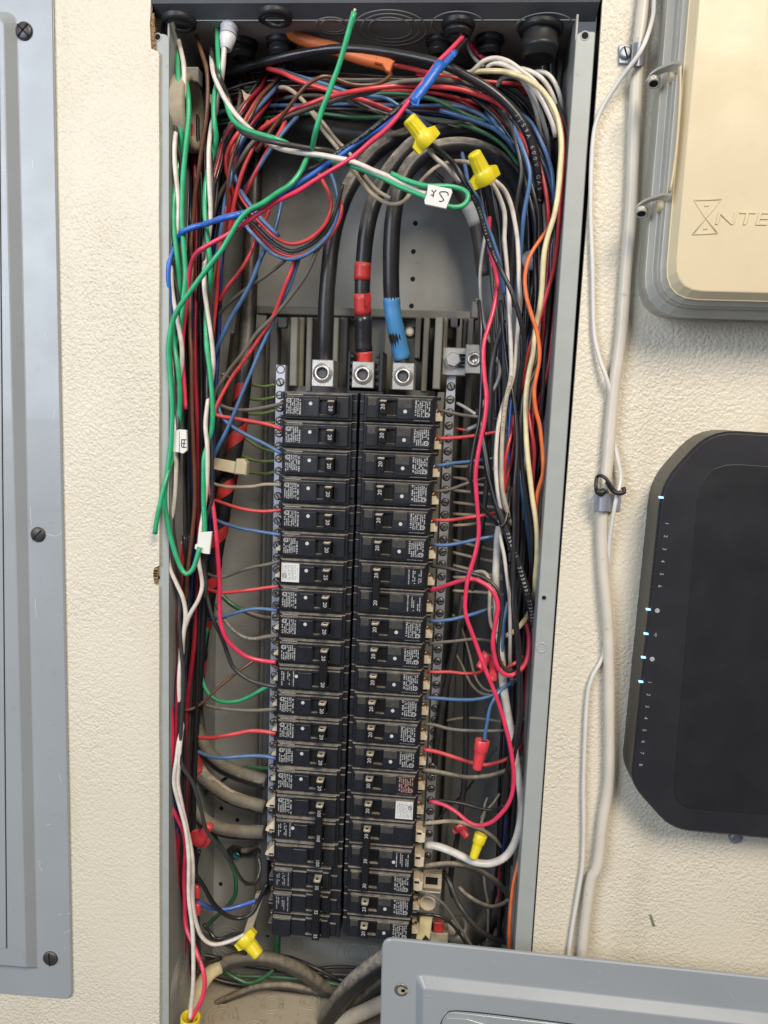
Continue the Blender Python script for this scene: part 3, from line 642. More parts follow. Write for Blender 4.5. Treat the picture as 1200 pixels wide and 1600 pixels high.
def dot_fn(): return MB().lathe([(0, 1.7 * K), (0.35 * K, 1.6 * K)], (-7.3 * K, -0.25 * K, 2.0 * K), (0, -1, 0), 12)
def dust_fn(kind, seed):
    """fine printing: rows of tiny characters turned a quarter"""
    rg = random.Random(seed); mb = MB(); y = (-0.62 if kind == 'S' else -0.42) * K
    if kind == 'top': 
        for row in range(2):
            x = -29
            while x < (-15 if row == 0 else -19):
                w = rg.uniform(0.35, 1.1); h = 0.55 if row == 0 else 1.0; z = 9.6 - row * 1.5
                mb.quad((x * K, 2.12 * K, (z - h / 2) * K), ((x + w) * K, 2.12 * K, (z - h / 2) * K), ((x + w) * K, 2.12 * K, (z + h / 2) * K), (x * K, 2.12 * K, (z + h / 2) * K)); x += w + 0.25
        return mb
    cols = [-28.6, -26.8, -25.2, -23.6, -22.0, -20.3, -18.6, -16.6]
    lens = [(1, -8), (-1, -7.6), (6.2, -7.6), (6.4, -7.4), (6, -7.8), (6.2, -7), (6.2, -7.8), (5, -8)]
    if kind == 'F': cols = [-28, -26.2, -22.4, -20.8, -17]; lens = [(6, -7), (5.5, -3), (6, -5), (4, -7), (6.5, -7.5)]
    if kind == 'S': cols = [-29.2, -27.9, -26.6, -25.3, -24, -22.7, -21.4, -20.1, -18.8, -17.4, -15.6]; lens = [(6.5, -7.5)] * 11
    for c, (za, zb) in zip(cols, lens):
        z = za; h = 0.95 if kind != 'S' else 0.5
        if c == -16.6: h = 1.35
        while z > zb:
            ln = rg.uniform(0.4, 1.5)
            if rg.random() < 0.88:
                # each scribble is an L or a bar so it reads as type
                x0, x1 = (c - h / 2) * K, (c + h / 2) * K
                mb.quad((x0, y, z * K), (x1, y, z * K), (x1, y, (z - ln * 0.55) * K), (x0, y, (z - ln * 0.55) * K))
                if rg.random() < 0.5: mb.quad((x0, y, (z - ln * 0.55) * K), (x0 + h * 0.4 * K, y, (z - ln * 0.55) * K), (x0 + h * 0.4 * K, y, (z - ln) * K), (x0, y, (z - ln) * K))
            z -= ln + 0.22
    if kind != 'F':
        c0 = Vector((-27.2 * K, y - 0.00002, 4.2 * K)) if kind != 'S' else Vector((-27.6 * K, y - 0.00002, -3.5 * K))
        n = 14; vs = []
        for i in range(n):
            a = 2 * math.pi * i / n
            for rr in (2.1, 1.6): vs.append(c0 + Vector((math.cos(a), 0, math.sin(a))) * rr * K)
        mb.add(vs, [(2 * i, 2 * ((i + 1) % n), 2 * ((i + 1) % n) + 1, 2 * i + 1) for i in range(n)])
        mb.quad(*[c0 + Vector(v) * K for v in ((-0.9, 0, -0.9), (-0.3, 0, -0.9), (-0.3, 0, 0.9), (-0.9, 0, 0.9))]); mb.quad(*[c0 + Vector(v) * K for v in ((0.2, 0, -0.9), (0.9, 0, -0.9), (0.9, 0, -0.3), (0.2, 0, -0.3))])
    return mb
def handle_fn(n):
    def f():
        mb = MB(); s_ = 25.4 * (n - 1)
        mmbox(mb, 8.5, 15.4, -8.6, 3.4, -6.8 - s_, 4.8, 0.9)
        return mb
    return f
def hole_ring(): 
    return MB().lathe([(0.0, 2.9 * K), (0.6 * K, 2.8 * K), (0.6 * K, 1.7 * K)], (0, 0, 0), (0, 0, 1), 14, caps=False)
def hole_dark(): return MB().lathe([(0.02 * K, 1.75 * K), (0.3 * K, 1.75 * K)], (0, 0, 0), (0, 0, 1), 12)
def breaker(side, row, n, rating, label, kind='std', sticker=False, style='L', dots=None, tan=True, group=None, pm='print', embossed=False):
    if side == 'L': x = XCL; z = zrow0 - (row + 0.5) * PITCH; rot = None
    else: x = XCR; z = zrow0r - (row + 0.5) * PITCHR; rot = (0, math.pi, 0)
    jx = random.uniform(-0.0003, 0.0003); d = BD / 1000 + random.uniform(-0.0004, 0.0004)
    th = thing('circuit_breaker' if n == 1 else ('two_pole_breaker' if n == 2 else 'three_pole_breaker'), label, 'circuit breaker', (x + jx, d, z), rot, group)
    cs = []
    for k in range(n):
        # local frame of the right column is turned half a turn, so its later poles are upwards in it
        dz = -k * 25.4 * K * (1 if side == 'L' else -1)
        old = kind == 'old'
        c = link('case', bmesh_cached('case|%s' % kind, case2_fn if old else case_fn, 'brk'), th, (0, 0, dz)); cs.append(c)
        sk = style[k % len(style)]
        link('slot_floor', bmesh_cached('slot_floor|', slot_fn, 'slot'), c)
        if sticker:
            link('sticker', bmesh_cached('sticker|', sticker_fn, 'sticker'), c); link('printed_text', bmesh_cached('sticker_print|%d' % (row % 3), lambda: dust_fn('S', row), 'ink'), c)
        else:
            yo = -1.2 * K if old else 0
            link('label_plate', bmesh_cached('label_plate|', label_fn, 'brk2'), c, (0, yo, 0))
            if sk in 'LFSR':
                v = (row * 7 + k) % 4
                link('printed_text', bmesh_cached('printed_text|%s%d%s' % (sk, v, pm), lambda: dust_fn(sk, v), pm), c, (0, yo, 0))
                if sk == 'L': link('printed_text', bmesh_cached('printed_text|t%d' % v, lambda: dust_fn('top', v), pm), c)
        if side == 'R' and not old:
            link('dusty_sheen_panel', bmesh_cached('dusty_sheen_panel|', lambda: mmbox(mmbox(MB(), -13.0, -0.6, -0.45, 0.1, -8.7, -1.2, 0.2), 18.5, 26, -0.05, 0.5, -8.7, -2.2, 0.2), 'brk3'), c)
        if not old: link('face_panel', bmesh_cached('face_panel|', panel_fn, 'brk2'), c)
        if (dots is None and n == 1) or (dots and k in dots):
            link('test_dot', bmesh_cached('test_dot|', dot_fn, 'print'), c, (0, 0, 0) if sk != 'F' or n == 1 else (-7 * K, -0.3 * K, 0))
        # terminal: metal lug with its screw, and the spread tan clamp under it
        link('terminal_screw', bmesh_cached('b_screw|', lambda: MB().lathe([(0, 3.0 * K), (0.8 * K, 2.8 * K), (0.8 * K, 1.2 * K), (-0.5 * K, 1.0 * K)], (-36.2 * K, 17 * K, 1.5 * K), (-0.5, -0.85, 0), 12), 'copper'), c)
        if kind == 'big' or (n == 3 and kind == 'std'):
            def tb_():
                mb = MB(); pts = [(-34, 2.5), (-37, 0.5), (-42.5, -5.6), (-43.5, -8.6), (-42, -9.6), (-34, -9.6)] if side == 'L' else [(-34, 10.4), (-38, 11.4), (-43, 10.6), (-43.4, 1.6), (-41, 1.0), (-40, -1.6), (-34, -2)]
                mb.prism([(a * K, b_ * K) for a, b_ in pts], 9 * K, 26 * K, 0.6 * K); return mb
            link('terminal_clamp', bmesh_cached('big_clamp|' + side, tb_, 'brassy'), c)
            link('clamp_slot', bmesh_cached('clamp_slot|' + side, lambda: mmbox(MB(), -39.5, -35, 8.7, 9.1, -8.2 if side == 'L' else 0.5, -6.6 if side == 'L' else 2.6), 'hole'), c)
        elif tan:
            def tf():
                mb = MB(); s_ = -1 if side == 'L' else -1
                pts = [(-34, -1.5), (-35, -3.2), (-39.4, -6.6), (-39.4, -8.9), (-34, -8.9)] if side == 'L' else [(-34, 10.0), (-40.2, 9.6), (-40.4, 5.6), (-38.6, 4.8), (-38.2, 2.4), (-34, 2.2)]
                mb.prism([(a * K, b_ * K) for a, b_ in pts], 13 * K, 24 * K, 0.5 * K); return mb
            link('terminal_clamp', bmesh_cached('terminal_clamp|' + side, tf, 'brassy'), c)
    if embossed is not None:
        pass
    h = link('handle_tie' if n > 1 else 'switch_handle', bmesh_cached('handle|%d' % n, handle_fn(n), 'handle'), th, (0, 0, 0 if side == 'L' else (n - 1) * 25.4 * K))
    zc = 0 if side == 'L' else 0
    for k in range(n):
        me = bmesh_cached('rating|' + rating, lambda: MB(), 'print') if False else rating_mesh(rating)
        dz = -k * 25.4 * K
        t_ = link('printed_rating', me, h, (11.95 * K, -8.66 * K, dz - 1.6 * K), front(-math.pi / 2))
    ring = bmesh_cached('tie_hole_ring|', hole_ring, 'brassy'); dk = bmesh_cached('tie_hole|', hole_dark, 'hole')
    if side == 'L': o = link('tie_hole', ring, h, (11.95 * K, -5.2 * K, 4.8 * K)); link('tie_hole', dk, h, (11.95 * K, -5.2 * K, 4.8 * K))
    else:
        zz = (-6.8 - 25.4 * (n - 1)) * K
        link('tie_hole', ring, h, (11.95 * K, -5.2 * K, zz), (math.pi, 0, 0)); link('tie_hole', dk, h, (11.95 * K, -5.2 * K, zz), (math.pi, 0, 0))
    return th
_rm = {}
def rating_mesh(s):
    if s not in _rm: _rm[s] = glyphs(s, (5.0 if len(s) < 3 else 4.8) * K, 'printed_rating', 'print')
    return _rm[s]
ordn = ['top', 'second', 'third', 'fourth', 'fifth', 'sixth', 'seventh', 'eighth', 'ninth', 'tenth', 'eleventh', 'twelfth', 'thirteenth', 'fourteenth', 'fifteenth', 'sixteenth', 'seventeenth']
wl = ['fed by the topmost dark wire', 'fed by the upper red wire', 'fed by the slanting blue wire', 'fed by a crusty grey wire', 'fed by the printed red wire',
      'fed by a pale blue wire', '', 'just under the white sticker one', 'fed by a level blue wire']
G = 'black circuit breakers in two columns'
for r_ in range(21):
    if r_ < 6 or r_ in (7, 8): breaker('L', r_, 1, '20', '%s 20 amp breaker down the left column, %s' % (ordn[r_], wl[r_]), group=G, tan=r_ in (5, 8))
    elif r_ == 6: breaker('L', r_, 1, '25', 'black 25 amp breaker with the white sticker in the left column', sticker=True, group=G)
    elif r_ == 9: breaker('L', r_, 2, '20', 'two pole 20 amp breaker with a tied handle in the middle of the left column', style='LF', dots=(1,), group=G)
    elif r_ in (11, 12, 13, 14):
        lb = {11: 'black 20 amp breaker just under the tied pair of the left column', 12: 'black 20 amp breaker of the left column fed by the lower red wire',
              13: 'left column 20 amp breaker fed by the pale blue wire above the tan cables', 14: 'black 20 amp breaker directly above the 100 amp breaker in the left column'}[r_]
        breaker('L', r_, 1, '20', lb, group=G)
    elif r_ == 15: breaker('L', r_, 3, '100', 'three pole 100 amp breaker fed by the thick tan taped cables', style='RFX', dots=(1,), group=G)
    elif r_ == 18: breaker('L', r_, 3, '35', 'three pole 35 amp breaker of older stepped shape at the foot of the left column', kind='old', style='FFX', dots=(), tan=False, group=G, pm='printdim')
rr = {0: 'fed by a grey wire', 1: 'fed by the upper red wire', 2: 'fed by the upper blue wire', 3: 'fed by a curving grey wire', 4: 'fed by the bright red wire', 5: 'fed by a pale blue wire'}
for r_ in range(21):
    if r_ < 6: breaker('R', r_, 1, '20', '%s 20 amp breaker down the right column, %s' % (ordn[r_], rr[r_]), group=G)
    elif r_ == 6: breaker('R', r_, 2, '20', 'two pole 20 amp breaker with a tied handle in the right column', style='FF', dots=(), group=G)
    elif r_ in (8, 9, 10, 11, 12, 13):
        lb = {8: 'right column 20 amp breaker just under the tied pair', 9: 'right column 20 amp breaker, second under the tied pair', 10: 'right column 20 amp breaker wired to the red wire nut pair',
              11: 'right column 20 amp breaker fed by the dusty blue wire', 12: 'right column 20 amp breaker fed by a long sagging grey wire', 13: 'right column 20 amp breaker fed by the red wire that passes behind the red nut'}[r_]
        breaker('R', r_, 1, '20', lb, group=G)
    elif r_ == 14: breaker('R', r_, 1, '30', 'black 30 amp breaker with reddish label print in the right column', group=G, pm='printred', dots=())
    elif r_ == 15: breaker('R', r_, 1, '20', 'breaker with the white sticker in the right column', sticker=True, group=G, dots=())
    elif r_ == 16: breaker('R', r_, 3, '30', 'three pole 30 amp breaker fed by the thick white cable', style='XFR', dots=(1,), group=G)
    elif r_ == 19: breaker('R', r_, 1, '20', 'second lowest breaker of the right column, under the three pole one', group=G)
    elif r_ == 20: breaker('R', r_, 1, '20', 'lowest breaker of the right column, partly behind the leaning grey cover', group=G)
# ================================================================ things on the wall
def pill(px, py, d): return P(px, py, d)
def cover(name, label, outer, orad, inner, irad, d_base, rise, screws, door=None, latch=None):
    th = thing(name, label, 'panel cover')
    mb = MB(); mb.prism2([xz(*p, d_base) for p in outer], orad, d_base / 1000, d_base / 1000 + 0.003, 0.0012); pn = obj('cover_plate', mb, 'cover', th)
    mb = MB(); mb.prism2([xz(*p, d_base) for p in inner], irad, d_base / 1000 - rise, d_base / 1000 + 0.0005, rise); obj('raised_panel', mb, 'cover', th)
    return th
def screw_head(parent, px, py, d, rpx, ang, cross=False):
    c = P(px, py, d); r_ = rpx * S(px, py, d)
    mb = MB().lathe([(0, r_), (-0.0012, r_ * 0.97), (-0.0022, r_ * 0.75), (-0.0026, r_ * 0.3), (-0.0027, 0)], c, (0, 1, 0), 24); s_ = obj('screw', mb, 'blackscrew', parent)
    for k in range(2 if cross else 1):
        o = link('slot', MB().box(-r_ * 0.86, r_ * 0.86, -0.0030, -0.0018, -r_ * 0.08, r_ * 0.08).mesh('slot', 'hole'), s_, c, (0, ang + k * math.pi / 2, 0))
cv = cover('panel_cover', 'blue-grey steel cover of a neighbouring panel screwed to the wall at the left edge', [(-200, -60), (81, -60), (112.5, 1563), (-200, 1536)], [0, 0, 0.009, 0],
           [(-190, 14), (28, 19), (60, 1514), (-190, 1494)], [0, 0.012, 0.003, 0], -3.0, 0.0085, None)
mb = MB(); q = [(-190, 40), (-2, 42), (10, 1482), (-190, 1466)]; mb.prism(rnd([xz(*p, -11.5) for p in q], [0, 0.004, 0.004, 0]), -0.0123, -0.0114, 0.0003); dr = obj('door', mb, 'cover', cv)
mb = MB(); a0 = P(-0.5, 42, -11.5); 
for (x0, y0, x1, y1) in ((-1.5, 42, 10.8, 1482),):
    mb.tube([P(x0, y0, -11.6), P((x0 + x1) / 2, (y0 + y1) / 2, -11.6), P(x1, y1, -11.6)], 0.0004, 6)
obj('door_gap', mb, 'hole', cv)
screw_head(cv, 38, 49, -3, 14, 0.75, True); screw_head(cv, 60, 835, -3, 12, -0.8); screw_head(cv, 79, 1497, -3, 12, 1.5)
mb = MB()
for (a, b_) in (((66, 833), (88, 838)), ((88, 838), (97, 832)), ((47, 790), (49, 820)), ((66, 1361), (60, 1349)), ((100, 1458), (110, 1453)), ((18, 890), (21, 915)), ((55, 935), (57, 965)), ((90, 1430), (96, 1427)), ((58, 1345), (64, 1347)), ((105, 1428), (110, 1427)), ((14, 300), (15, 318)), ((70, 520), (74, 533)), ((86, 640), (83, 655)), ((40, 1100), (43, 1109)), ((92, 1210), (96, 1222)), ((72, 1290), (80, 1287)), ((20, 1390), (26, 1399)), ((50, 250), (52, 262)), ((100, 1482), (104, 1480))):
    pa, pb = P(*a, -3.15), P(*b_, -3.15); n_ = Vector((-(pb - pa).z, 0, (pb - pa).x)).normalized() * 0.00022; mb.quad(pa + n_, pb + n_, pb - n_, pa - n_)
tag(obj('scratches', mb, 'scratch', cv), kind='stuff')
# the removed cover leaning across the bottom right
c2 = cover('removed_panel_cover', 'loose grey panel cover leaning in front of the box at the bottom right', [(597, 1466), (1420, 1552), (1420, 1900), (588, 1900)], [0.011, 0, 0, 0],
           [(649, 1521), (1420, 1606), (1420, 1900), (645, 1900)], [0.008, 0, 0, 0], -30.0, 0.0080, None)
mb = MB(); q = [(690, 1579), (1420, 1661), (1420, 1900), (686, 1900)]; mb.prism(rnd([xz(*p, -38) for p in q], [0.009, 0, 0, 0]), -0.0388, -0.0378, 0.0003); obj('door', mb, 'cover', c2)
pts = path('687,1610 690,1596 698,1583 712,1579.5 760,1583.5 830,1592 900,1601', -38.6); obj('door_gap', MB().tube(pts, 0.00042, 6), 'hole', c2)
mb = MB(); q = [(692, 1600), (698, 1590), (730, 1592), (760, 1601), (760, 1640), (692, 1640)]; mb.prism([xz(*p, -40) for p in q], -0.0405, -0.0388, 0.0004); obj('latch', mb, 'cover', c2)
c = P(627, 1547, -30); mb = MB().lathe([(0, 0.0064), (-0.0004, 0.0058), (-0.0004, 0.0030), (0, 0.003)], c, (0, 1, 0), 20); kh = obj('keyhole_rim', mb, 'steel', c2)
mb = MB().lathe([(0, 0.0034), (-0.0006, 0.0034)], c, (0, 1, 0), 14); mb.box(c.x, c.x + 0.0075, c.y - 0.0006, c.y, c.z - 0.0014, c.z + 0.0014); obj('keyhole', mb, 'w_tan', kh)
mb = MB(); rg = random.Random(4)
for k in range(16):
    x, y = rg.uniform(640, 1190), rg.uniform(1490, 1595)
    if y < 1466 + (x - 597) * 0.105 + 6: continue
    a = rg.uniform(-0.6, 1.2); l_ = rg.uniform(3, 14); dd = -30.15 if y < 1521 + (x - 649) * 0.11 else -38.15
    pa, pb = P(x, y, dd), P(x + math.cos(a) * l_, y + math.sin(a) * l_, dd); n_ = Vector((-(pb - pa).z, 0, (pb - pa).x)).normalized() * 0.00012; mb.quad(pa + n_, pb + n_, pb - n_, pa - n_)
tag(obj('scratches', mb, 'scratch', c2), kind='stuff')
# cream timer box
tb = thing('timer_box', 'cream wall-mounted timer enclosure with rounded lid and side latch, upper right', 'timer box')
X0 = P(1012, 250, 0).x; Z0 = P(1120, 500, 0).z
def tprism(ins, y0, y1, c, rad):
    return MB().prism2([(X0 + ins, 0.62), (0.75, 0.62), (0.75, Z0 + ins), (X0 + ins, Z0 + ins)], [0, 0, 0, rad], y0, y1, c)
obj('body', tprism(0, -0.024, 0.0005, 0.002, 0.030), 'lidrim', tb)
obj('rim_bead', tprism(-0.002, -0.036, -0.023, 0.0045, 0.032), 'lidrim', tb)
obj('groove', tprism(0.0035, -0.046, -0.035, 0.002, 0.028), 'lidrim', tb)
obj('lid_step', tprism(0.0045, -0.053, -0.045, 0.0030, 0.026), 'lidrim', tb)
lid = obj('lid', tprism(0.0072, -0.0620, -0.052, 0.0060, 0.024), 'lid', tb)
LD = -62
def lp(px, py): p = P(px, py, LD); return p
mb = MB()
def bartube(pts, r_): mb.tube([Vector(p) for p in pts], r_, 6)
hg = [lp(1084.5, 313), lp(1127, 311.5), lp(1104, 343), lp(1121, 364.5), lp(1082, 366.5), lp(1101, 343)]
bartube([hg[0], hg[1]], 0.0007); bartube([hg[1], hg[5], hg[4]], 0.0006); bartube([hg[0], hg[2], hg[3]], 0.0006); bartube([hg[4], hg[3]], 0.0007)
bartube([lp(1101, 322), lp(1107, 321.5)], 0.0006); bartube([lp(1099, 358), lp(1105, 357.5)], 0.0006)
obj('hourglass_emblem', mb, 'lid', lid)
tm = glyphs('NTERMATIC', 0.0130, 'embossed_lettering', 'lid', 0.0007)
for v in tm.vertices: v.co.x = v.co.x * 1.55 + v.co.y * 0.18
mnx = min(v.co.x for v in tm.vertices)
for v in tm.vertices: v.co.x -= mnx
link('embossed_lettering', tm, lid, lp(1118, 341.5), front(0))
# latch strap
def lat(px, py, d): return P(px, py, d)
mb = MB(); q = path('1062,104,-62 1061.5,150,-62 1057,220,-62 1051,270,-62 1046,300,-62', -62); mb.tube(q, 0.0011, 8, flat=2.6); hl = obj('latch_bar', mb, 'lid', tb)
for (x0, y0, x1, y1) in ((1014, 119, 1062, 103), (995, 322, 1045, 307)):
    base = P((x0 + x1) / 2, (y0 + y1) / 2, -40)
    a, b_ = P(x0, y0, -34), P(x1, y1, -62)
    mb = MB(); n = 8
    for i in range(n):
        t0, t1 = i / n, (i + 1) / n
    pts = [P(x0, y0, -36), P(x0 + 0.2 * (x1 - x0), y0 + 0.45 * (y1 - y0), -40), P(x0 + 0.5 * (x1 - x0), y0 + 0.85 * (y1 - y0), -48), P(x0 + 0.8 * (x1 - x0), y1 - 2, -56), P(x1, y1, -62)]
    pts = cr(pts, 0.003); vs = []
    for p in pts: vs += [p + Vector((0, -0.004, 0.0008)), p + Vector((0, 0.009, 0.0008)), p + Vector((0, 0.009, -0.0010)), p + Vector((0, -0.004, -0.0010))]
    m_ = len(pts); fs = [(4 * i + k, 4 * i + (k + 1) % 4, 4 * i + 4 + (k + 1) % 4, 4 * i + 4 + k) for i in range(m_ - 1) for k in range(4)] + [(0, 1, 2, 3), (4 * m_ - 4, 4 * m_ - 3, 4 * m_ - 2, 4 * m_ - 1)]
    mb.add(vs, fs); br = obj('latch_bracket', mb, 'lidrim', tb)
    c = P(x0 + 8, y0 + 6, -38); mb = MB().lathe([(0, 0.0045), (0.004, 0.0045), (0.004, 0.0032), (0, 0.0032)], c, (-0.1, -0.45, -0.9), 16, caps=False); obj('hinge_eye', mb, 'lidrim', br)
    mb = MB().lathe([(0.0032, 0.0033), (0.0036, 0.0033)], c, (-0.1, -0.45, -0.9), 16); obj('hinge_hole', mb, 'hole', br)
    c = P(x0 + 31, y0 + 1, -42); mb = MB().lathe([(0, 0.0042), (0.012, 0.0042)], c, (1, -0.1, 0.1), 14); obj('hinge_pin', mb, 'lid', br)
# black network device
rt = thing('wifi_router', 'large black eight-sided network device with blue lights on the wall at the right', 'router')
RD = -34
A = xz(1016, 748, 0); B = xz(971, 1195, 0); Cc = xz(1050, 1297, RD); D = xz(1420, 1331, RD); E = xz(1420, 690, 0); Fp = xz(1088, 669, 0)
outl = rnd([Fp, E, D, Cc, B, A], [0.020, 0, 0, 0.016, 0.014, 0.018])
obj('housing', MB().prism(outl, RD / 1000 + 0.0012, 0.001, 0.0), 'routerside', rt)
obj('front_shell', MB().prism2([Fp, E, D, Cc, B, A], [0.020, 0, 0, 0.016, 0.014, 0.018], RD / 1000 - 0.0014, RD / 1000 + 0.0016, 0.0024), 'router', rt)
q = [(1104, 728), (1420, 746), (1420, 1500), (1046, 1500), (1062, 1150), (1084, 790)]
q = [xz(1092, 718, RD), xz(1420, 742, RD), xz(1420, 1290, RD), xz(1047, 1262, RD)]
obj('front_panel', MB().prism2(q, [0.030, 0, 0, 0.02], RD / 1000 - 0.0020, RD / 1000 + 0.0004, 0.0016), 'router2', rt)
for t_, x, y in [('1', 1042, 818), ('2', 1040, 838), ('3', 1038, 858), ('4', 1035.5, 877), ('5', 1033.5, 897), ('6', 1031, 916), ('1', 1015, 1066), ('2', 1013, 1085.5), ('3', 1011, 1104), ('4', 1009, 1122), ('5', 1006.5, 1141), ('6', 1005, 1159), ('7', 1003, 1176.5), ('8', 1001, 1195)]:
    link('printed_number', glyphs(t_, 0.0042, 'printed_number', 'glyph'), rt, P(x, y, RD - 1.55), front(-math.pi / 2 - 0.08))
def disc(px, py, r_, m, name, parent, d=RD - 1.55): c = P(px, py, d); return obj(name, MB().lathe([(0, r_), (-0.0002, r_)], c, (0, 1, 0), 16), m, parent)
disc(1027, 954, 0.0019, 'glyph', 'globe_icon', rt)
ic = P(1023, 992, RD - 1.55); mb = MB()
for r_ in (0.0008, 0.0016, 0.0024):
    pts = [ic + Vector((-0.001 + math.cos(a) * r_, -0.0001, math.sin(a) * r_)) for a in [(-0.8 + 1.6 * k / 6) for k in range(7)]]; mb.tube(pts, 0.00022, 4)
obj('wireless_icon', mb, 'glyph', rt)
ic = P(1019, 1030, RD - 1.55); mb = MB().lathe([(0, 0.0020), (-0.0002, 0.0020), (-0.0002, 0.0012)], ic, (0, 1, 0), 14); mb.box(ic.x - 0.0003, ic.x + 0.0003, ic.y - 0.0003, ic.y, ic.z - 0.002, ic.z + 0.002); obj('link_icon', mb, 'glyph', rt)
for x, y in ((1033, 777), (1013, 952), (1009.5, 990), (1005.5, 1027), (1001.5, 1065)):
    c = P(x, y, RD - 1.55); obj('led', MB().prism(rnd([(c.x - 0.0021, c.z + 0.0009), (c.x + 0.0018, c.z + 0.0006), (c.x + 0.0020, c.z - 0.0009), (c.x - 0.0017, c.z - 0.0010)], 0.0006, 3), c.y - 0.0003, c.y + 0.001), 'led', rt)
for k, (y) in enumerate([817, 838, 858, 878, 897, 917]):
    p = P(1029 - k * 1.9, y, RD - 1.55); obj('port_tick', MB().box(p.x - 0.0020, p.x + 0.0014, p.y - 0.0002, p.y, p.z - 0.00018, p.z + 0.00018), 'routerside', rt)
sc_ = thing('wall_screw', 'small grey screw in the wall just under the black network device', 'screw', P(1148, 1307, 0)); obj('screw_head', MB().lathe([(0.0, 0.0055), (-0.003, 0.005), (-0.004, 0.003)], (0, 0, 0), (0, 1, 0), 16), 'strap', sc_)
# conduit, cord and clamps
o, cp, crd = W('white', 17.5, 'cream painted conduit running down the wall right of the open box', '1009,-70,-6 1006,0,-6 997,81,-8 991,195,-6 986,325,-6 978,422,-6 971,520,-6 959,613,-6 949,727,-7 943,775,-8 940,826,-6 942,882,-6 948,948,-7 951,999,-6 952,1098,-6 952,1212,-6 942,1282,-6 934,1350,-7 924,1375,-6 916,1430,-6 909,1495,-6 895,1580,-6', -6, 'conduit', 14, 'conduit')
o.data.materials[0] = M['conduit']
o, _, _ = W('white', 7.0, 'thin white cord draped over the cream conduit beside the open box', '1024,-60,-12 1022,0,-14 1019,32,-17 1001,80,-22 965,130,-12 936,179,-6 926,227,-5 923,325,-4 926,422,-4 928,514,-4 936,557,-6 950,599,-8 957,640,-3 960,690,-6 966,720,-8 970,749,-9 962,783,-14 953,840,-9 950,897,-3 946,960,-2 944,1019,-3 925,1059,-4 917,1098,-4 912,1212,-4 912,1297,-4 910,1350,-4 904,1390,-4 894,1450,-4 886,1510,-4 878,1580,-4', -4, 'cord', 10, 'cord')
o.data.materials[0] = M['whitecord']
st = thing('conduit_strap', 'grey metal strap with a slotted screw holding the conduit near the top', 'strap')
mb = MB(); mb.prism([xz(*p, -2) for p in ((967, 71), (992, 69), (992, 101), (967, 99))], -0.0025, 0.0, 0.0004); obj('foot', mb, 'strap', st)
pts = [P(988, 85, -1), P(990, 85, -14), P(998, 84, -19), P(1006, 83, -14), P(1009, 82, -1)]; 
def band(pts, h, t_=0.0007):
    pts = cr(pts, 0.003); vs = []
    for p in pts: vs += [p + Vector((0, 0, h)), p + Vector((0, 0, -h))]
    return MB().add(vs, [(2 * i, 2 * i + 1, 2 * i + 3, 2 * i + 2) for i in range(len(pts) - 1)], True)
obj('band', band(pts, 0.0085), 'strap', st)
c = P(977, 83, -2.5); s_ = obj('screw', MB().lathe([(0, 0.0048), (-0.0015, 0.0045), (-0.0022, 0.003)], c, (0, 1, 0), 18), 'strap', st)
link('slot', MB().box(-0.004, 0.004, -0.0026, -0.0018, -0.0005, 0.0005).mesh('slot', 'hole'), s_, c, (0, 1.2, 0))
st = thing('conduit_strap', 'grey metal strap round the conduit just under the black tie', 'strap')
obj('band', band([P(928, 784, 0), P(929, 784, -10), P(937, 785, -17), P(947, 785, -17), P(956, 786, -12), P(960, 786, -2), P(970, 786, -1)], 0.0072), 'strap', st)
tt = thing('twist_tie', 'black twisted wire tie binding the white cord to the conduit', 'tie')
obj('loop', MB().tube(path('932,769,-16 931,757,-16 933,745,-12 939,743,-16 947,748,-18 955,760,-18 962,768,-18 968,770,-18', -14), 0.0015, 8), 'bushing', tt)
obj('twisted_tail', MB().tube(path('948,752,-16 957,766,-17 966,771,-19 975,769,-18 974,762,-16', -14), 0.0019, 8), 'bushing', tt)
obj('knot', MB().tube(path('933,766,-18 938,771,-19 945,766,-18', -14), 0.0028, 8), 'bushing', tt)
# caterpillar-like green scrap stuck to the wall
o, _, _ = W('lgreen', 2.6, 'tiny green scrap stuck on the wall above the loose cover', '1016,1429,-1 1018,1435,-1 1020,1441,-1 1022,1447,-1', -1, 'plant_scrap', 6, 'scrap')
# ================================================================ wires
# ---- deep filler wires that pack both gutters and the top of the box
random.seed(11)
def jit(spec, ax, ay, dd):
    out = []
    for t in spec.split():
        q = [float(v) for v in t.split(',')]; out.append('%.1f,%.1f,%.1f' % (q[0] + ax + random.uniform(-4, 4), q[1] + ay + random.uniform(-5, 5), q[2] + dd + random.uniform(-4, 4)))
    return ' '.join(out)
CN = dict(black='black', dgrey='black', dred='dark red', dblue='dark blue', brown='brown', red='red', grey='dusty black', dgreen='dark green', blue='blue', dwhite='dusty white')
def deep(colors, base, nx, ny, label, group, w=(5.5, 7.5)):
    for i, c in enumerate(colors):
        ax, ay = nx(i), ny(i)
        W(c, random.uniform(*w), '%s wire %s' % (CN[c], label), jit(base, ax, ay, -i * 1.2), 80, group='%s wires %s' % (CN[c], group), seg=6)
L1 = '292,128,120 290,200,105 292,300,95 292,420,90 294,560,88 292,700,88 290,860,88 286,1000,90 282,1120,92 280,1260,95 282,1400,100 286,1520,110'
cl = ['black', 'dgrey', 'black', 'dblue', 'black', 'dred', 'black', 'dgrey', 'dblue', 'black', 'dred', 'black', 'brown', 'black', 'dgrey', 'dblue', 'black', 'dred', 'black', 'dgrey']
deep(cl, L1, lambda i: -22 + (i * 37 % 46), lambda i: 0, 'deep in the packed left wire gutter', 'deep in the left gutter')
L1b = '294,110,90 293,200,74 294,300,66 294,420,60 296,560,56 298,700,54 298,860,54 290,1000,56 284,1120,58 280,1260,60 280,1400,66 284,1520,80'
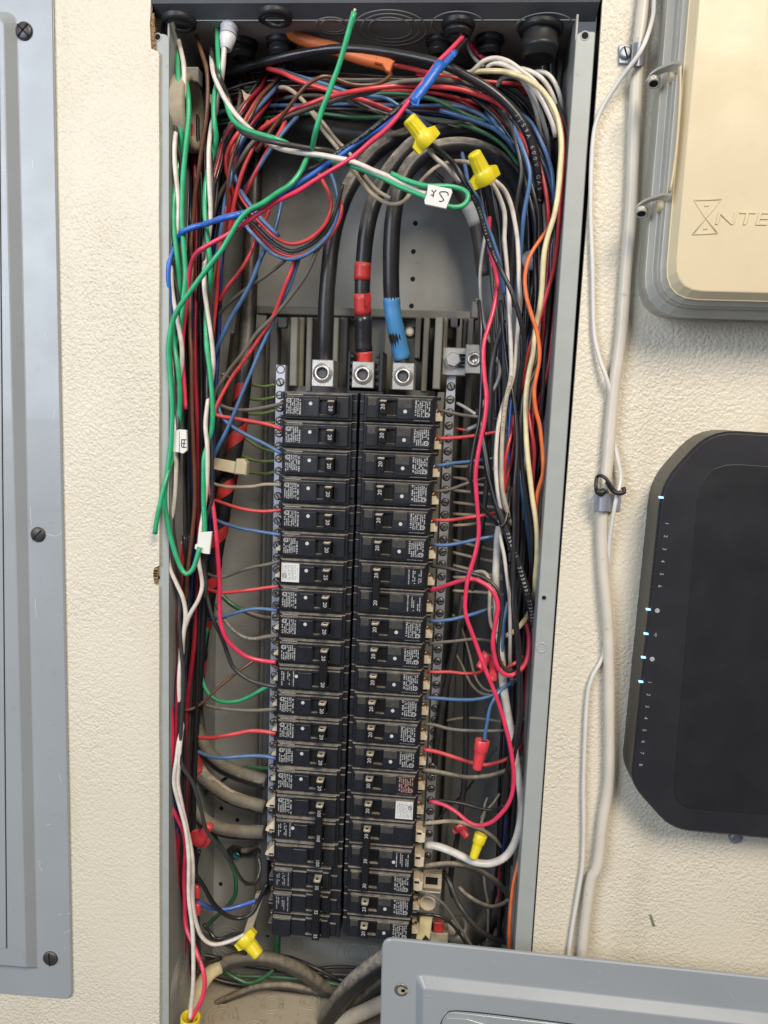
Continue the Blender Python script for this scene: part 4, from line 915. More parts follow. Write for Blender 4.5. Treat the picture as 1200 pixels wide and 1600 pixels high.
deep(['black', 'dgrey', 'black', 'black', 'dred', 'black', 'dgrey', 'dblue', 'black', 'dgrey', 'black', 'dred', 'black', 'dgrey', 'black', 'black'], L1b, lambda i: -24 + (i * 41 % 52), lambda i: 0, 'running down among the front wires of the left gutter', 'among the front left gutter', (6.5, 8.5))
R2 = '700,100,100 750,140,84 800,180,70 836,250,62 848,340,58 850,420,56 844,520,52 836,620,50 828,740,50 822,860,52 814,980,54 810,1100,58 806,1220,62 800,1340,70'
deep(['black', 'dgrey', 'black', 'dblue', 'black', 'dgrey', 'black', 'black', 'dred', 'black'], R2, lambda i: -20 + (i * 31 % 44), lambda i: -8 + (i * 13 % 24), 'running down among the front wires of the right gutter', 'among the front right gutter', (6.5, 8.5))
L2 = '420,118,118 396,160,100 370,220,90 346,300,84 330,400,80 322,520,78 318,640,76 314,760,76 308,880,80'
deep(['black', 'black', 'dred', 'dgrey', 'black', 'dblue', 'black', 'dgrey', 'dred', 'black', 'black', 'dblue'], L2, lambda i: -22 + (i * 29 % 40), lambda i: 0, 'fanning down from the left bushings into the left gutter', 'fanning down on the left')
R1 = '690,110,125 740,135,112 790,170,100 826,230,92 842,310,88 846,400,86 842,500,86 836,620,84 830,740,84 824,860,84 818,980,86 812,1100,90 806,1220,94 800,1340,98 794,1470,104'
cr_ = ['black', 'dgrey', 'black', 'dblue', 'black', 'dred', 'black', 'dgrey', 'black', 'dblue', 'black', 'dgrey', 'dred', 'black', 'dgrey', 'black', 'dblue', 'black', 'black', 'dgrey', 'black', 'dblue']
deep(cr_, R1, lambda i: -24 + (i * 31 % 52), lambda i: -8 + (i * 13 % 24), 'deep in the packed right wire gutter', 'deep in the right gutter')
R3 = '760,250,100 776,330,96 786,420,90 792,520,86 794,640,84 800,760,84 806,880,84 812,1000,88'
deep(['black', 'dgrey', 'black', 'black', 'dblue', 'dgrey', 'black', 'black', 'dgrey'], R3, lambda i: -16 + (i * 17 % 34), lambda i: 0, 'running down along the inner side of the right bundle', 'inner right bundle')
T1 = '330,150,118 400,138,110 480,140,104 560,150,100 640,156,98 720,168,96 790,196,94 830,250,92'
deep(['black', 'dred', 'dgrey', 'black', 'dblue', 'black', 'dred', 'dgrey', 'black', 'red', 'dblue', 'dgrey', 'black', 'dred'], T1, lambda i: 0, lambda i: -30 + (i * 11 % 62), 'crossing deep below the top of the box', 'crossing at the top of the box')
T2 = '340,170,84 400,156,76 480,150,70 560,152,66 640,152,62 720,160,60 780,190,60 815,235,62'
deep(['dgrey', 'dwhite', 'black', 'red', 'grey', 'blue', 'black', 'dgreen', 'dgrey', 'black'], T2, lambda i: 0, lambda i: -34 + (i * 9 % 64), 'threading across the middle of the tangle at the top', 'threading across the top tangle', (4.6, 6.2))
F1 = '430,110,96 416,134,74 398,160,60 380,188,52 364,218,48 352,250,46 346,284,46 342,320,48 336,360,50 328,410,54 322,470,58 318,540,62'
deep(['black', 'red', 'dgrey', 'red', 'black', 'blue', 'grey', 'dred', 'black', 'red', 'dgrey', 'blue', 'black', 'brown', 'dred'], F1, lambda i: -10 + (i * 23 % 46), lambda i: -10 + (i * 7 % 18), 'in the fan of wires at the upper left', 'in the upper left fan', (5.6, 6.8))
F2 = '700,122,80 740,140,66 776,164,56 806,196,50 828,236,46 842,284,44 850,340,42 852,400,42 848,470,42 840,540,42 830,620,44 822,700,46 816,780,48 812,860,52'
deep(['black', 'dgrey', 'red', 'black', 'blue', 'dgrey', 'dwhite', 'black', 'dred', 'black', 'dgrey'], F2, lambda i: -16 + (i * 23 % 40), lambda i: -8 + (i * 7 % 18), 'arching over and down the right gutter', 'arching down the right gutter', (5.6, 6.8))
L3 = '282,840,44 281,920,34 279,1000,28 277,1080,24 275,1160,22 274,1240,24 276,1320,30 280,1400,44 288,1470,70'
deep(['black', 'dgrey', 'black', 'dred', 'black', 'black', 'dblue', 'black', 'dred', 'black'], L3, lambda i: -10 + (i * 13 % 24), lambda i: 0, 'packed against the left flange in the lower half', 'against the left flange low down', (6, 8))
B1 = '300,1500,118 360,1512,120 430,1520,120 500,1530,118 570,1540,112 640,1560,104'
deep(['dgrey', 'black', 'dgreen', 'black'], B1, lambda i: 0, lambda i: -14 + i * 11, 'lying along the bottom of the box', 'along the bottom of the box', (5, 9))
# drops from rear bushings
deep(['red', 'dred', 'dblue', 'dgrey', 'red', 'dblue'], '440,84,100 436,110,100 428,140,98 418,180,96 404,230,92', lambda i: -12 + i * 5, lambda i: 0, 'dropping from the bushing behind the orange cable', 'dropping from the rear bushing', (4.5, 5.5))
deep(['dred', 'red'], '385,84,100 388,110,100 393,140,98 400,165,96', lambda i: -4 + i * 8, lambda i: 0, 'dropping from the bushing behind the corrugated tube', 'dropping behind the tube', (4.5, 5.5))
deep(['grey', 'grey', 'dblue', 'grey', 'dred'], '484,88,108 492,110,106 506,130,104 530,150,102 560,160,100', lambda i: -10 + i * 11, lambda i: 0, 'slipping under the brown loop at the top centre', 'under the brown loop', (4, 5))
# ---- big conductors
W('w' if 0 else 'sweep', 23, 'plain thick black conductor rising from the left main lug', '507,568,62 508,530,58 510,470,56 514,420,56 520,370,58 532,325,62 550,285,68 575,250,76 610,222,84 655,208,90 710,206,94 760,220,96 800,250,98 826,300,100 838,370,102 840,460,104 836,560,106 830,700,108', 60, 'main_conductor', 16, 'cable')
W('sweep', 23, 'thick black conductor with red tape bands rising from the middle main lug', '568,570,62 569,540,58 567,500,54 566,460,50 568,410,48 573,360,46 583,320,48 598,285,52 622,250,56 655,220,60 700,204,64 750,204,68 795,226,72 822,262,76 838,310,82 846,370,90 848,450,98 844,560,104 838,700,108', 60, 'main_conductor', 16, 'cable')
W('sweep', 24, 'thick black conductor with blue tape rising from the right main lug', '631,574,62 626,550,58 619,520,52 613,480,48 611,430,44 612,370,42 616,330,42 624,295,44 640,262,48 668,238,52 710,228,56 752,234,60 788,258,66 812,296,74 826,345,82 834,410,92 838,500,100 834,620,106', 60, 'main_conductor', 16, 'cable')
for nm, c, spec, w, lb in (
    ('red', 'tape_red', '566,438,48.5 566.4,424,47.8 567.5,410,47', 25.4, 'upper red tape band on the middle main conductor'),
    ('red', 'tape_red', '567,491,52.8 566.2,476,51 566,459,49.5', 26.6, 'lower red tape band with a lifted flap on the middle main conductor'),
    ('black', 'w_black', '568.6,549,58.4 567.6,530,57 568,510,55 567,492,53', 26.8, 'wrinkled black tape wound below the red bands on the middle main conductor'),
    ('red', 'tape_red', '568.4,566,60 569,558,59 569,549,58.6', 24.8, 'frayed red tape end just above the middle main lug'),
    ('blue', 'tape_ltblue', '628.5,560,59 624,540,56 619,518,52 615,497,49 612.6,478,48 611.8,465,47', 26.4, 'blue tape wrap above the right main lug')):
    o, _, _ = W('sweep', w, lb, spec, 50, nm + '_tape', 18, 'tape', wob=0.015); o.data.materials[0] = M[c]
th = thing('red_tape_flap', 'loose folded flap of red tape sticking out from the middle conductor', 'tape', P(574, 466, 42))
L0 = th.location; mb = MB(); v = [P(568, 459, 42) - L0, P(579, 457, 34) - L0, P(581, 470, 34) - L0, P(571, 478, 41) - L0]; mb.add(v + [q + Vector((0, 0.0008, 0)) for q in v], [(0, 1, 2, 3), (7, 6, 5, 4), (0, 4, 5, 1), (1, 5, 6, 2), (2, 6, 7, 3), (3, 7, 4, 0)]); obj('flap', mb, 'tape_red', th)
o, pk, rk = W('dusty', 28, 'thick dusty black neutral cable crossing from the side connector behind the top wires', '266,176,110 300,186,112 340,190,114 380,194,114 430,196,112 480,200,110 530,206,106 575,212,102 610,220,98 650,236,96 690,262,96 725,300,98 748,350,102 760,430,106', 60, 'neutral_cable', 16, 'cable')
for spec, lb in (('586,211,101 604,217,99 618,223,98 630,227,97', 'white tape wrapped on the dusty neutral cable left of the upper yellow nut'), ('688,260,96 700,270,96 712,283,97', 'white tape on the dusty neutral cable between the two upper yellow nuts'),
                 ('734,318,99 742,334,100 748,349,102', 'white tape on the dusty neutral cable below the second yellow nut')):
    o, _, _ = W('dusty', 30, lb, spec, 96, 'white_tape', 16, 'tape'); o.data.materials[0] = M['tape_white']
# left main bundle: three taped cables ending as tan curves
W('sweep', 25, 'black taped cable coming down behind the coil into the left bundle', '400,200,120 398,280,118 396,340,114 391,420,106 388,500,98 383,570,90 376,640,86 367,700,82 355,760,80 344,820,82 334,880,84 322,950,88 312,1020,92 306,1090,95 308,1130,94 316,1163,90 340,1192,86 370,1208,84 414,1222,80', 60, 'feeder_cable', 14, 'cable')
W('sweep', 22, 'second black taped cable of the left bundle', '384,480,112 374,540,108 366,600,104 358,660,100 350,720,96 340,780,94 330,850,94 318,920,96 306,1000,98 298,1080,98 296,1140,96 303,1185,90 318,1212,86 338,1230,84 364,1247,82 412,1262,80', 60, 'feeder_cable', 14, 'cable')
W('sweep', 22, 'third black taped cable of the left bundle with ridged tape', '372,520,118 362,600,112 350,680,108 338,760,104 324,850,102 308,950,102 294,1050,102 286,1150,100 289,1215,96 299,1255,92 318,1282,88 343,1295,86 372,1300,84 412,1301,80', 60, 'feeder_cable', 14, 'cable')
for spec, w, lb in (('307,1128,93 316,1161,89 340,1190,85 370,1206,83 416,1221,79', 19, 'upper thick tan taped cable end curving into the 100 amp breaker'),
                    ('298,1188,89 312,1209,86 334,1228,83 364,1247,81 414,1261,79', 19, 'middle thick tan taped cable end curving into the 100 amp breaker'),
                    ('291,1232,93 301,1258,90 320,1282,87 343,1294,85 372,1299,83 414,1301,79', 19, 'lower thick tan taped cable end with ridged tape, curving into the 100 amp breaker')):
    W('mastic', w, lb, spec, 80, 'taped_cable_end', 14, 'cable', wob=0.008)
def helix(pts, r, pitch, width, phase=0.0, s0=0.0, s1=1.0):
    """a flat tape band wound round a path"""
    n = len(pts); L_ = [0.0]
    for i in range(1, n): L_.append(L_[-1] + (pts[i] - pts[i - 1]).length)
    tot = L_[-1]; m_ = int((s1 - s0) * tot / pitch * 28); vs = []; fs = []
    def at(s_):
        s_ = min(max(s_, 0), tot * 0.999); k = next(i for i in range(1, n) if L_[i] >= s_); f = (s_ - L_[k - 1]) / (L_[k] - L_[k - 1])
        return pts[k - 1].lerp(pts[k], f), (pts[min(k + 1, n - 1)] - pts[max(k - 2, 0)]).normalized()
    for i in range(m_ + 1):
        s_ = s0 * tot + (s1 - s0) * tot * i / m_
        for e in (-0.5, 0.0, 0.5):
            p, t = at(s_ + e * width); a = 2 * math.pi * (s_ - s0 * tot) / pitch + phase
            u = t.cross(Vector((0, 1, 0))).normalized(); v = t.cross(u)
            vs.append(p + (u * math.cos(a) + v * math.sin(a)) * r)
        if i: b_ = 3 * i; fs += [(b_ - 3, b_ - 2, b_ + 1, b_), (b_ - 2, b_ - 1, b_ + 2, b_ + 1)]
    return MB().add(vs, fs, True)
pts_h = path('381,600,88 376,640,86 367,700,82 355,760,80 344,820,82 334,880,84 322,950,88 312,1020,92 305,1080,94')
th = thing('red_tape_spiral', 'red tape wound in a spiral round the black feeder cables left of the breakers', 'tape', pts_h[0]); L0 = th.location
obj('tape_band', helix([p - L0 for p in pts_h], 13.6 * S(350, 780, 84), 0.050, 0.016, 1.1), 'tape_red', th)
for i, (spec, w) in enumerate((('384,640,88 379,660,87 374,680,86', 26), ('364,705,84 361,728,82 352,766,82', 25), ('346,800,83 340,824,84', 25), ('331,880,86 324,900,87 318,920,88', 25), ('303,1010,94 301,1030,94 300,1048,95', 25), ('299,1100,96 299,1150,92 303,1185,90', 19), ('301,1176,89 307,1198,87 312,1208,86', 22))):
    if i in (0, 1, 2, 3): continue
    lbs = ['red tape band on the left bundle beside the blue crossing wires', 'red tape band on the left bundle behind the cream cable tie', 'red tape band on the left bundle below the cable tie', 'red tape on the left bundle behind the white paper sleeve',
           'long red tape patch on the left bundle left of the green loop', 'red tape showing beside the red wire near the tan cable ends', 'red tape at the start of the middle tan cable end']
    o, _, _ = W('sweep', w, lbs[i], spec, 80, 'red_tape', 14, 'tape'); o.data.materials[0] = M['tape_red']
W('sweep', 12, 'short black cable stub in the cable lug under the tan cables', '378,1331,136 396,1330,132 412,1323,110', 130, 'black_cable', 12, 'cable')
# black service cable along the top, then down the right gutter
o, p_, r_ = W('black', 12.5, 'long thick black cable arching across the box top and down the right side', '292,136,96 330,124,80 370,110,60 430,93,44 490,80,34 544,76,28 600,81,24 650,90,20 690,100,16 727,118,14 764,139,14 796,167,16 818,196,18 831,228,22 839,265,26 843,305,34 840,370,50 834,450,62 828,560,70', 40, 'black_cable', 12, 'cable')
wire_print(o, p_, r_, '7J59A 600V GAS AND OIL', 'printdim', 0.62, 0.62)
# orange cable
o, p_, r_ = W('orange2', 17, 'orange jacketed cable entering the box top and ending in a torn sleeve', '418,8,60 424,24,52 436,38,44 452,50,40 472,61,36 494,69,34 520,75,34 545,84,32 570,92,30 595,98,28 612,103,27', 30, 'orange_cable', 12, 'cable')
o.data.materials[0] = M['orange_sleeve']
th = thing('torn_sleeve_end', 'torn orange jacket end above the brown loop at the top centre', 'cable', P(605, 105, 24)); L0 = th.location
mb = MB(); q = [P(590, 90, 24), P(617, 97, 23), P(613, 106, 24), P(610, 118, 26), P(604, 116, 27), P(598, 106, 27), P(586, 103, 27)]
mb.prism([((v - L0).x, (v - L0).z) for v in q], -0.004, 0.002, 0.0008); obj('flap', mb, 'orange_sleeve', th)
# grey corrugated tube with white ferrule
th = thing('corrugated_tube', 'short grey corrugated tube with a white ferrule hanging from the box top on the left', 'tube', P(364, 10, 22)); L0 = th.location
a, b_ = P(364, 4, 24), P(353, 78, 16); ax = (b_ - a); ln = ax.length; r_ = 12.5 * S(360, 40, 20); prof = []
for k in range(46):
    t_ = k / 45 * 0.70; prof.append((ln * t_, r_ * (0.98 + 0.15 * abs(math.sin(k * math.pi / 10.0))) * (1 - 0.05 * t_)))
obj('ridged_body', MB().lathe(prof, a - L0, ax, 22), 'liner', th)
obj('ferrule', MB().lathe([(ln * 0.70, r_ * 1.0), (ln * 0.78, r_ * 1.0), (ln * 0.99, r_ * 0.66), (ln * 1.0, r_ * 0.52), (ln * 0.93, r_ * 0.5)], a - L0, ax, 22), 'liner_white', th)
# ---- left front twisted sets
W('white', 7.2, 'white wire from the far top left running through the cream paper flag', '274,26,60 276,48,40 281,72,20 287,100,12 288,130,10 286,158,9 281,180,14 276,200,12 273,222,8 273,255,7 277,295,8 279,325,9 278,355,10 275,385,14 269,402,12 267,425,9 269,455,8 274,485,8 279,510,9 284,540,10 284,570,12 279,600,18 274,640,14 273,672,8 275,712,8 275,740,9 273,775,10 270,800,12 264,825,14 262,852,8 265,885,6 276,912,6 286,935,8 290,962,10 286,1000,12 285,1022,16 281,1040,12 280,1080,10 283,1115,14 285,1135,12 279,1160,8 276,1185,6 272,1222,5 280,1257,5 290,1295,5 295,1340,4 295,1400,2 301,1455,-2 302,1530,-10 297,1592,-14', 8, seg=10)
W('white', 7.2, 'white wire running down beside its twin and curling right into the lower yellow nut', '328,150,24 335,170,30 330,200,20 327,222,12 326,250,10 327,290,10 329,325,12 328,355,14 324,385,18 320,410,12 319,445,9 323,480,8 328,512,8 332,545,10 333,575,12 329,605,18 324,632,12 321,665,10 324,700,9 324,740,10 322,770,12 318,800,14 314,826,10 310,868,8 313,892,9 316,915,10 310,937,9 298,958,9 290,978,12 284,1004,13 281,1040,15 281,1090,14 284,1130,12 282,1160,8 280,1190,7 278,1222,7 283,1252,7 293,1298,7 301,1345,7 301,1400,9 304,1430,11 314,1461,14 331,1475,16 355,1472,17 383,1460,17', 9, seg=10)
W('green', 8.0, 'green wire twisted with the far left white wire near the wall edge', '283,60,50 279,82,22 278,105,14 280,140,8 282,180,9 284,212,13 283,240,18 278,262,16 274,290,12 271,330,9 273,370,8 277,405,9 280,440,14 278,475,16 271,515,12 273,545,11 278,575,9 281,610,9 280,650,10 277,690,12 268,720,8', 10, seg=10)
W('green', 8.0, 'green wire from beside the corrugated tube spiralling down the left gutter', '291,128,16 294,150,10 295,180,8 291,225,7 287,265,7 285,300,7 284,340,7 287,385,8 290,430,9 287,462,10 283,505,12 276,540,16', 8, seg=10)
W('dgrey', 6.6, 'black wire twisted behind the far left white wire', '277,120,24 275,160,16 274,190,10 277,225,12 283,255,14 280,300,18 272,350,13 267,395,9 272,430,12 278,465,14 277,505,16 270,545,15 272,600,9 276,640,10 279,670,8 279,712,12 272,760,14 270,820,14 278,880,13 281,940,12 280,970,10 283,1012,9 287,1060,9 284,1120,9 282,1165,8 284,1195,7 302,1225,8 314,1265,8 322,1296,10 340,1320,16 362,1347,26 377,1374,40 389,1381,52 400,1377,62 407,1356,70 403,1338,76', 10, seg=9)
W('brown', 6.8, 'brown wire running full height through the left gutter', '300,16,60 301,30,52 308,60,36 315,82,28 323,108,22 325,135,20 323,180,20 316,225,22 310,270,24 305,300,26 302,335,28 298,385,28 301,415,28 299,445,26 297,475,24 297,520,22 299,560,20 300,635,20 302,695,20 304,740,20 304,795,20 298,855,20 292,907,22 290,940,24 282,975,28 274,1002,30 269,1030,32 270,1080,40', 20)
o, p_, r_ = W('green', 8.2, 'bright green wire cut off near the top, sweeping down left across everything', '553.5,19,-34 548,38,-33 542,60,-32 534,88,-30 527,110,-29 519,130,-28 512,150,-28 503,172,-26 496,196,-25 491,215,-20 488,232,-12 484,243,-6 478,251,-6 473,262,-10 466,274,-13 452,290,-16 433,302,-18 410,318,-19 390,328,-19 374,344,-19 361,366,-18 346,391,-17 325,418,-15 300,452,-12 280,480,-9 269,505,-6 264,535,-5 264,565,-4 267,600,-3 269,640,-3 268,680,-3 265,712,-3 261,740,-4 258,765,-4 258,790,-4 262,817,-4 270,852,-3 281,884,-3 291,897,-3 301,890,-3 307,874,-2 312,855,0', -15, seg=12)
mb = MB().lathe([(0, 0.0011), (-0.0022, 0.0011)], p_[0], (p_[1] - p_[0]), 8); e_ = obj('bare_copper_tip', mb, 'brassy', o); e_.location = -o.location
W('green', 8.0, 'green wire end hanging loose over the wall edge at the left', '268,718,4 262,740,-5 256,762,-10 250,788,-12 245,812,-12 242,834,-11', -5, seg=10)
W('green', 8.0, 'green wire dropping beside the corrugated tube and twisting down into the white paper sleeve', '341,6,44 340,30,32 340,60,22 341,90,16 343,112,14 339,130,17 335,150,14 334,175,11 336,200,11 338,215,14 333,240,20 326,265,18 321,295,14 320,332,11 323,360,10 327,395,11 329,430,13 325,460,18 322,495,14 323,540,10 328,580,9 332,630,9 332,665,12 326,690,14 319,715,10 318,745,9 318,785,9 320,815,8 320,836,7', 12, seg=10)
W('green', 8.0, 'green wire crossing right with its white and black partners to the looped paper flag', '345,118,16 348,138,20 353,158,12 361,183,6 376,198,2 400,208,-2 428,216,-6 446,223,-2 468,236,4 488,244,2 508,250,-2 535,255,-8 558,262,-13 580,270,-17 600,279,-20 625,292,-24 650,302,-27 668,310,-28 690,319,-27 708,324,-26 722,322,-25 730,314,-24 731,304,-23 724,297,-22 708,292,-22 690,291,-24 668,291,-26 650,287,-25 630,280,-23 611,271,-22', -10, seg=12)
W('white', 8.0, 'white wire crossing right with the green one over the top of the opening', '331,88,30 332,105,14 336,122,11 345,142,10 355,160,9 370,181,8 384,196,10 400,210,14 420,224,10 440,233,2 460,237,-5 482,240,-9 505,243,-12 525,247,-14 545,251,-16 565,258,-18 582,266,-19 600,273,-21 618,281,-21 640,292,-21 655,300,-22 668,304,-25', -5, seg=12)
W('dgrey', 7.6, 'black wire crossing right wrapped around the green and white pair', '331,74,40 332,90,26 336,104,16 342,118,10 350,138,14 358,158,17 366,190,12 380,207,3 395,214,-3 412,219,-8 428,222,-12 445,225,-14 465,229,-13 484,232,-12 505,234,-8 525,240,-2 550,256,4 570,272,8', 5, seg=10)
W('white', 7.4, 'white wire leaving the ferrule of the corrugated tube', '352,66,16 350,80,14 349,98,14 347,117,16 344,135,20 340,155,26 337,180,30', 16)
W('dgrey', 6.6, 'black wire twisted with the second white wire of the left gutter', '331,200,22 329,235,18 331,270,18 333,300,18 330,340,20 321,370,14 318,395,11 321,430,14 326,465,14 330,500,18 327,560,20 324,600,14 326,650,14 331,700,14 331,740,14 331,780,16 322,810,14 316,835,12 316,865,13 319,890,13 322,915,12 320,935,14', 16)
o, p_, r_ = W('pink', 7.4, 'bright red wire running from the top bushing through the blue tape down left', '733,42,40 727,52,22 719,62,10 700,82,-2 683,99,-8 665,124,-14 648,146,-17 640,157,-18 628,173,-19 617,187,-20 600,205,-21 580,221,-22 552,245,-18 520,265,-14 490,283,-12 467,298,-12 448,307,-13 430,316,-13 408,331,-13 385,347,-12 355,367,-11 329,381,-9 310,393,-6 302,404,0 297,420,6 294,437,10 293,460,13 290,490,16 286,520,18 285,560,20 288,600,20 290,640,18', -10, seg=10)
o, p_, r_ = W('black', 7.0, 'black printed wire taped to the bright red wire at the top', '737,44,44 733,54,26 728,62,16 716,76,8 708,86,0 690,106,-4 668,130,-10 648,148,-13 634,158,-15 616,174,-16 595,190,-16 580,202,-15 556,220,-12 535,233,-6 512,249,-4 492,261,-4 475,268,-3 455,285,2 440,296,8', -8)
wire_print(o, p_, r_, '12 AWG TYPE MTW OR THWN OR THHN GAS AND OIL RES', 'printdim', 0.34, 0.62)
W('bblue', 8.0, 'vivid blue wire following the bright red one and wrapping round the left twisted wires', '640,160,-12 618,180,-13 598,198,-13 578,210,-12 550,230,-9 528,246,-5 512,256,-4 495,268,-5 475,281,-7 448,299,-9 427,309,-10 405,322,-10 385,331,-9 355,338,-7 338,344,-4 322,350,2 305,353,4 290,359,6 281,367,9 277,378,13 269,392,8 264,412,4 263,435,4 265,460,6 268,480,9 271,500,14', -5, seg=10)
W('bblue', 9.4, 'blue tape wound in ridges on the vivid blue wire at the left', '282,364,6 290,360,4 302,355,3 318,351,1 330,347,-2 345,342,-5 360,339,-8 378,334,-9', 0, 'blue_tape', 10, 'tape', wob=0.12)
th = thing('blue_tape_joint', 'long blue tape joint holding the red and black wires at the top centre', 'tape', P(668, 135, -16)); L0 = th.location
pts = [q - L0 for q in path('689,99,-8 681,111,-12 667,131,-15 654,148,-18 645,160,-19', -14)]; r_ = 8.6 * S(668, 135, -16)
obj('tape_wrap', MB().tube(pts, [r_ * (0.95 + 0.10 * math.sin(i * 1.9)) for i in range(len(pts))], 14, flat=0.75), 'tape_blue', th)
q = [P(644, 146, -20), P(660, 140, -20), P(654, 167, -19), P(645, 166, -19), P(641, 160, -19)]; obj('loose_flap', MB().prism([((v - L0).x, (v - L0).z) for v in q], -0.0045, -0.0032, 0.0003), 'tape_blue', th)
pts = [q - L0 for q in path('711,82,2 703,91,-3 694,101,-7 686,110,-10', 0)]; obj('upper_wrap', MB().tube(pts, 5.0 * S(700, 95, 0), 12), 'tape_blue', th)
q = [P(704, 80, -1), P(712, 83, -1), P(711, 92, 0), P(705, 92, 0)]; obj('upper_flap', MB().prism([((v - L0).x, (v - L0).z) for v in q], -0.003 + P(0, 0, 0).y - L0.y, -0.002 + P(0, 0, 0).y - L0.y, 0.0003), 'tape_blue', th)
# ---- upper left fan
W('red', 6.8, 'red wire curving from the upper centre down the left side of the coil', '438,98,90 432,118,80 420,134,66 402,156,52 385,182,44 373,206,40 361,224,38 354,244,36 354,268,38 360,288,42 366,306,46 366,340,50 358,372,54', 45)
W('red', 6.6, 'outer red wire of the hanging coil', '371,290,40 376,306,38 386,322,36 400,340,34 413,354,32 424,366,30 435,374,28 446,379,26 458,381,25 470,379,24 484,373,24 497,363,24 508,350,24 514,336,24 517,320,26 515,305,28 509,292,30 503,281,32 496,269,36', 30)
W('dgrey', 6.8, 'black wire of the hanging coil', '366,308,46 378,328,44 392,346,42 406,360,38 418,372,35 432,383,32 445,390,31 458,393,30 474,388,30 490,379,29 503,367,29 514,352,28 522,337,28 528,318,28 532,302,28 535,288,28', 32)
W('red', 6.4, 'lower red wire of the hanging coil', '362,312,52 376,334,50 390,352,48 402,364,44 416,379,40 430,391,36 444,398,34 460,401,33 478,397,33 495,388,32 510,375,32 523,358,30 531,341,30 534,325,30 531,312,32', 36)
o, p_, r_ = W('blue', 6.4, 'blue wire of the coil ringed with white specks', '380,345,40 388,358,38 400,371,36 412,384,34 424,395,33 436,401,32 450,405,31 466,403,31 482,396,31 497,385,30 512,369,30 522,352,29 527,335,29 528,316,30 525,298,32 521,282,34 514,266,38', 32)
wire_print(o, p_, r_, '12 AWG - 600V -- THHN -', 'print', 0.02, 0.7)
W('blue', 6.6, 'pale blue wire entering the coil from the upper left', '376,298,36 386,313,34 398,329,32 412,346,30 424,358,29 436,369,28', 32)
W('blue', 6.6, 'blue wire fanning down from the left bushing', '442,108,80 438,122,70 431,137,58 416,154,50 400,172,44 387,192,41 374,220,39 367,246,38 366,270,38 372,290,38', 42)
W('blue', 6.6, 'darker blue wire behind the crossing white wire, running down left', '465,182,62 455,193,58 445,204,54 434,218,50 421,236,46 409,254,44 399,270,44 389,286,46 379,300,50', 46)
W('red', 6.8, 'red wire slanting down left beside the darker blue wire', '446,190,60 438,206,54 426,224,48 416,240,46 407,256,44 397,274,44 387,294,46 380,310,50', 46)
W('red', 7.0, 'red wire dropping in front of the left fan and behind the blue crossing wire', '420,190,46 408,208,42 396,228,40 386,250,38 379,268,36 374,284,36 368,306,38 363,330,40 359,352,42 357,372,46', 40)
W('grey', 6.4, 'dusty black wire slanting down left across the red ones', '430,192,40 418,206,38 402,216,36 390,228,35 380,243,34 368,262,34 358,280,36 346,300,40 337,322,46 332,345,54', 38)
W('grey', 5.6, 'dusty wire curving left just beyond the thin brown wire', '377,124,80 376,140,72 374,160,64 370,178,58 362,198,54 352,216,52 340,236,54 334,256,60', 60)
W('dred', 6.2, 'dark red wire crossing level behind the brown wire near the side connector', '297,152,80 310,148,78 324,148,76 342,149,76 362,151,76 376,156,74 388,163,70', 76)
W('black', 8.5, 'short black cable into the side connector ring', '290,134,84 304,130,82 320,127,84 336,123,86', 84, 'black_cable')
W('red', 6.8, 'red wire of the crossing pair sloping down from the left bushing', '418,107,50 440,113,44 462,124,38 490,134,34 520,143,30 540,149,28 560,154,28 600,168,30 628,181,34', 35)
W('blue', 5.8, 'blue wire running above the crossing red wire', '425,104,56 440,110,50 462,118,46 490,126,42 510,132,40 530,139,38 552,146,36 580,150,36 604,154,36 624,166,38 648,181,42 668,194,50 690,206,60', 42)
W('dgrey', 5.8, 'dusty black wire between the crossing red and blue wires', '421,106,52 450,115,46 480,126,42 510,136,40 545,152,40 580,170,42 612,180,44 632,182,46', 42)
o, p_, r_ = W('red', 7.2, 'red wire arching over to the right above the printed black wire', '404,206,30 416,196,26 430,187,22 449,175,16 470,167,12 490,160,9 508,153,6 527,148,5 552,143,5 578,139,6 600,136,8 625,134,12 650,134,16 676,135,18 700,137,18 725,141,18 747,148,20 768,156,22 786,168,28 796,182,38', 15, seg=10)
o, p_, r_ = W('grey', 7.2, 'printed dusty black wire arching over to the right under the red one', '406,212,34 425,198,30 445,184,26 468,176,22 490,168,18 510,162,15 535,154,12 560,148,11 580,144,10 605,133,10 628,128,10 650,126,11 680,124,14 710,127,20 735,132,28 760,140,40', 20, seg=10)
wire_print(o, p_, r_, '5A 1232700  AWG 12  TYPE THHN', 'printdim', 0.28, 0.62)
W('brown', 6.0, 'thin brown wire looping up over the crossing red wires', '400,236,26 411,222,22 422,206,18 434,190,14 445,176,8 456,161,4 467,147,0 478,134,-2 490,126,-3 503,120,-2 514,120,0 527,124,3 542,130,5 557,133,8 578,133,10 594,130,14 606,122,20 611,116,24', 8)
o, p_, r_ = W('tan', 6.4, 'dusty white wire ending in a bent tip above the printed black wire', '437,137,44 446,137,40 456,142,38 466,150,36 476,160,36 484,172,36 494,186,36 505,204,34 517,219,32 529,234,30 541,251,30 553,267,28 561,278,22 570,290,14 580,302,6 592,311,0 606,318,-4 620,319,-6 632,314,-8 640,304,-6 652,290,0 664,277,6 678,264,8 694,256,6 712,252,2 728,253,-4 742,256,-8', 20, seg=10)
wire_print(o, p_, r_, '12 AWG THHN 600V GAS OIL', 'ink', 0.30, 0.6)
W('dwhite', 6.4, 'second dusty white wire slanting down right beside the first', '487,173,42 496,184,42 505,193,42 518,210,42 530,224,42 543,236,40 556,255,36 567,271,30 578,286,24 592,300,20 610,310,18', 38)
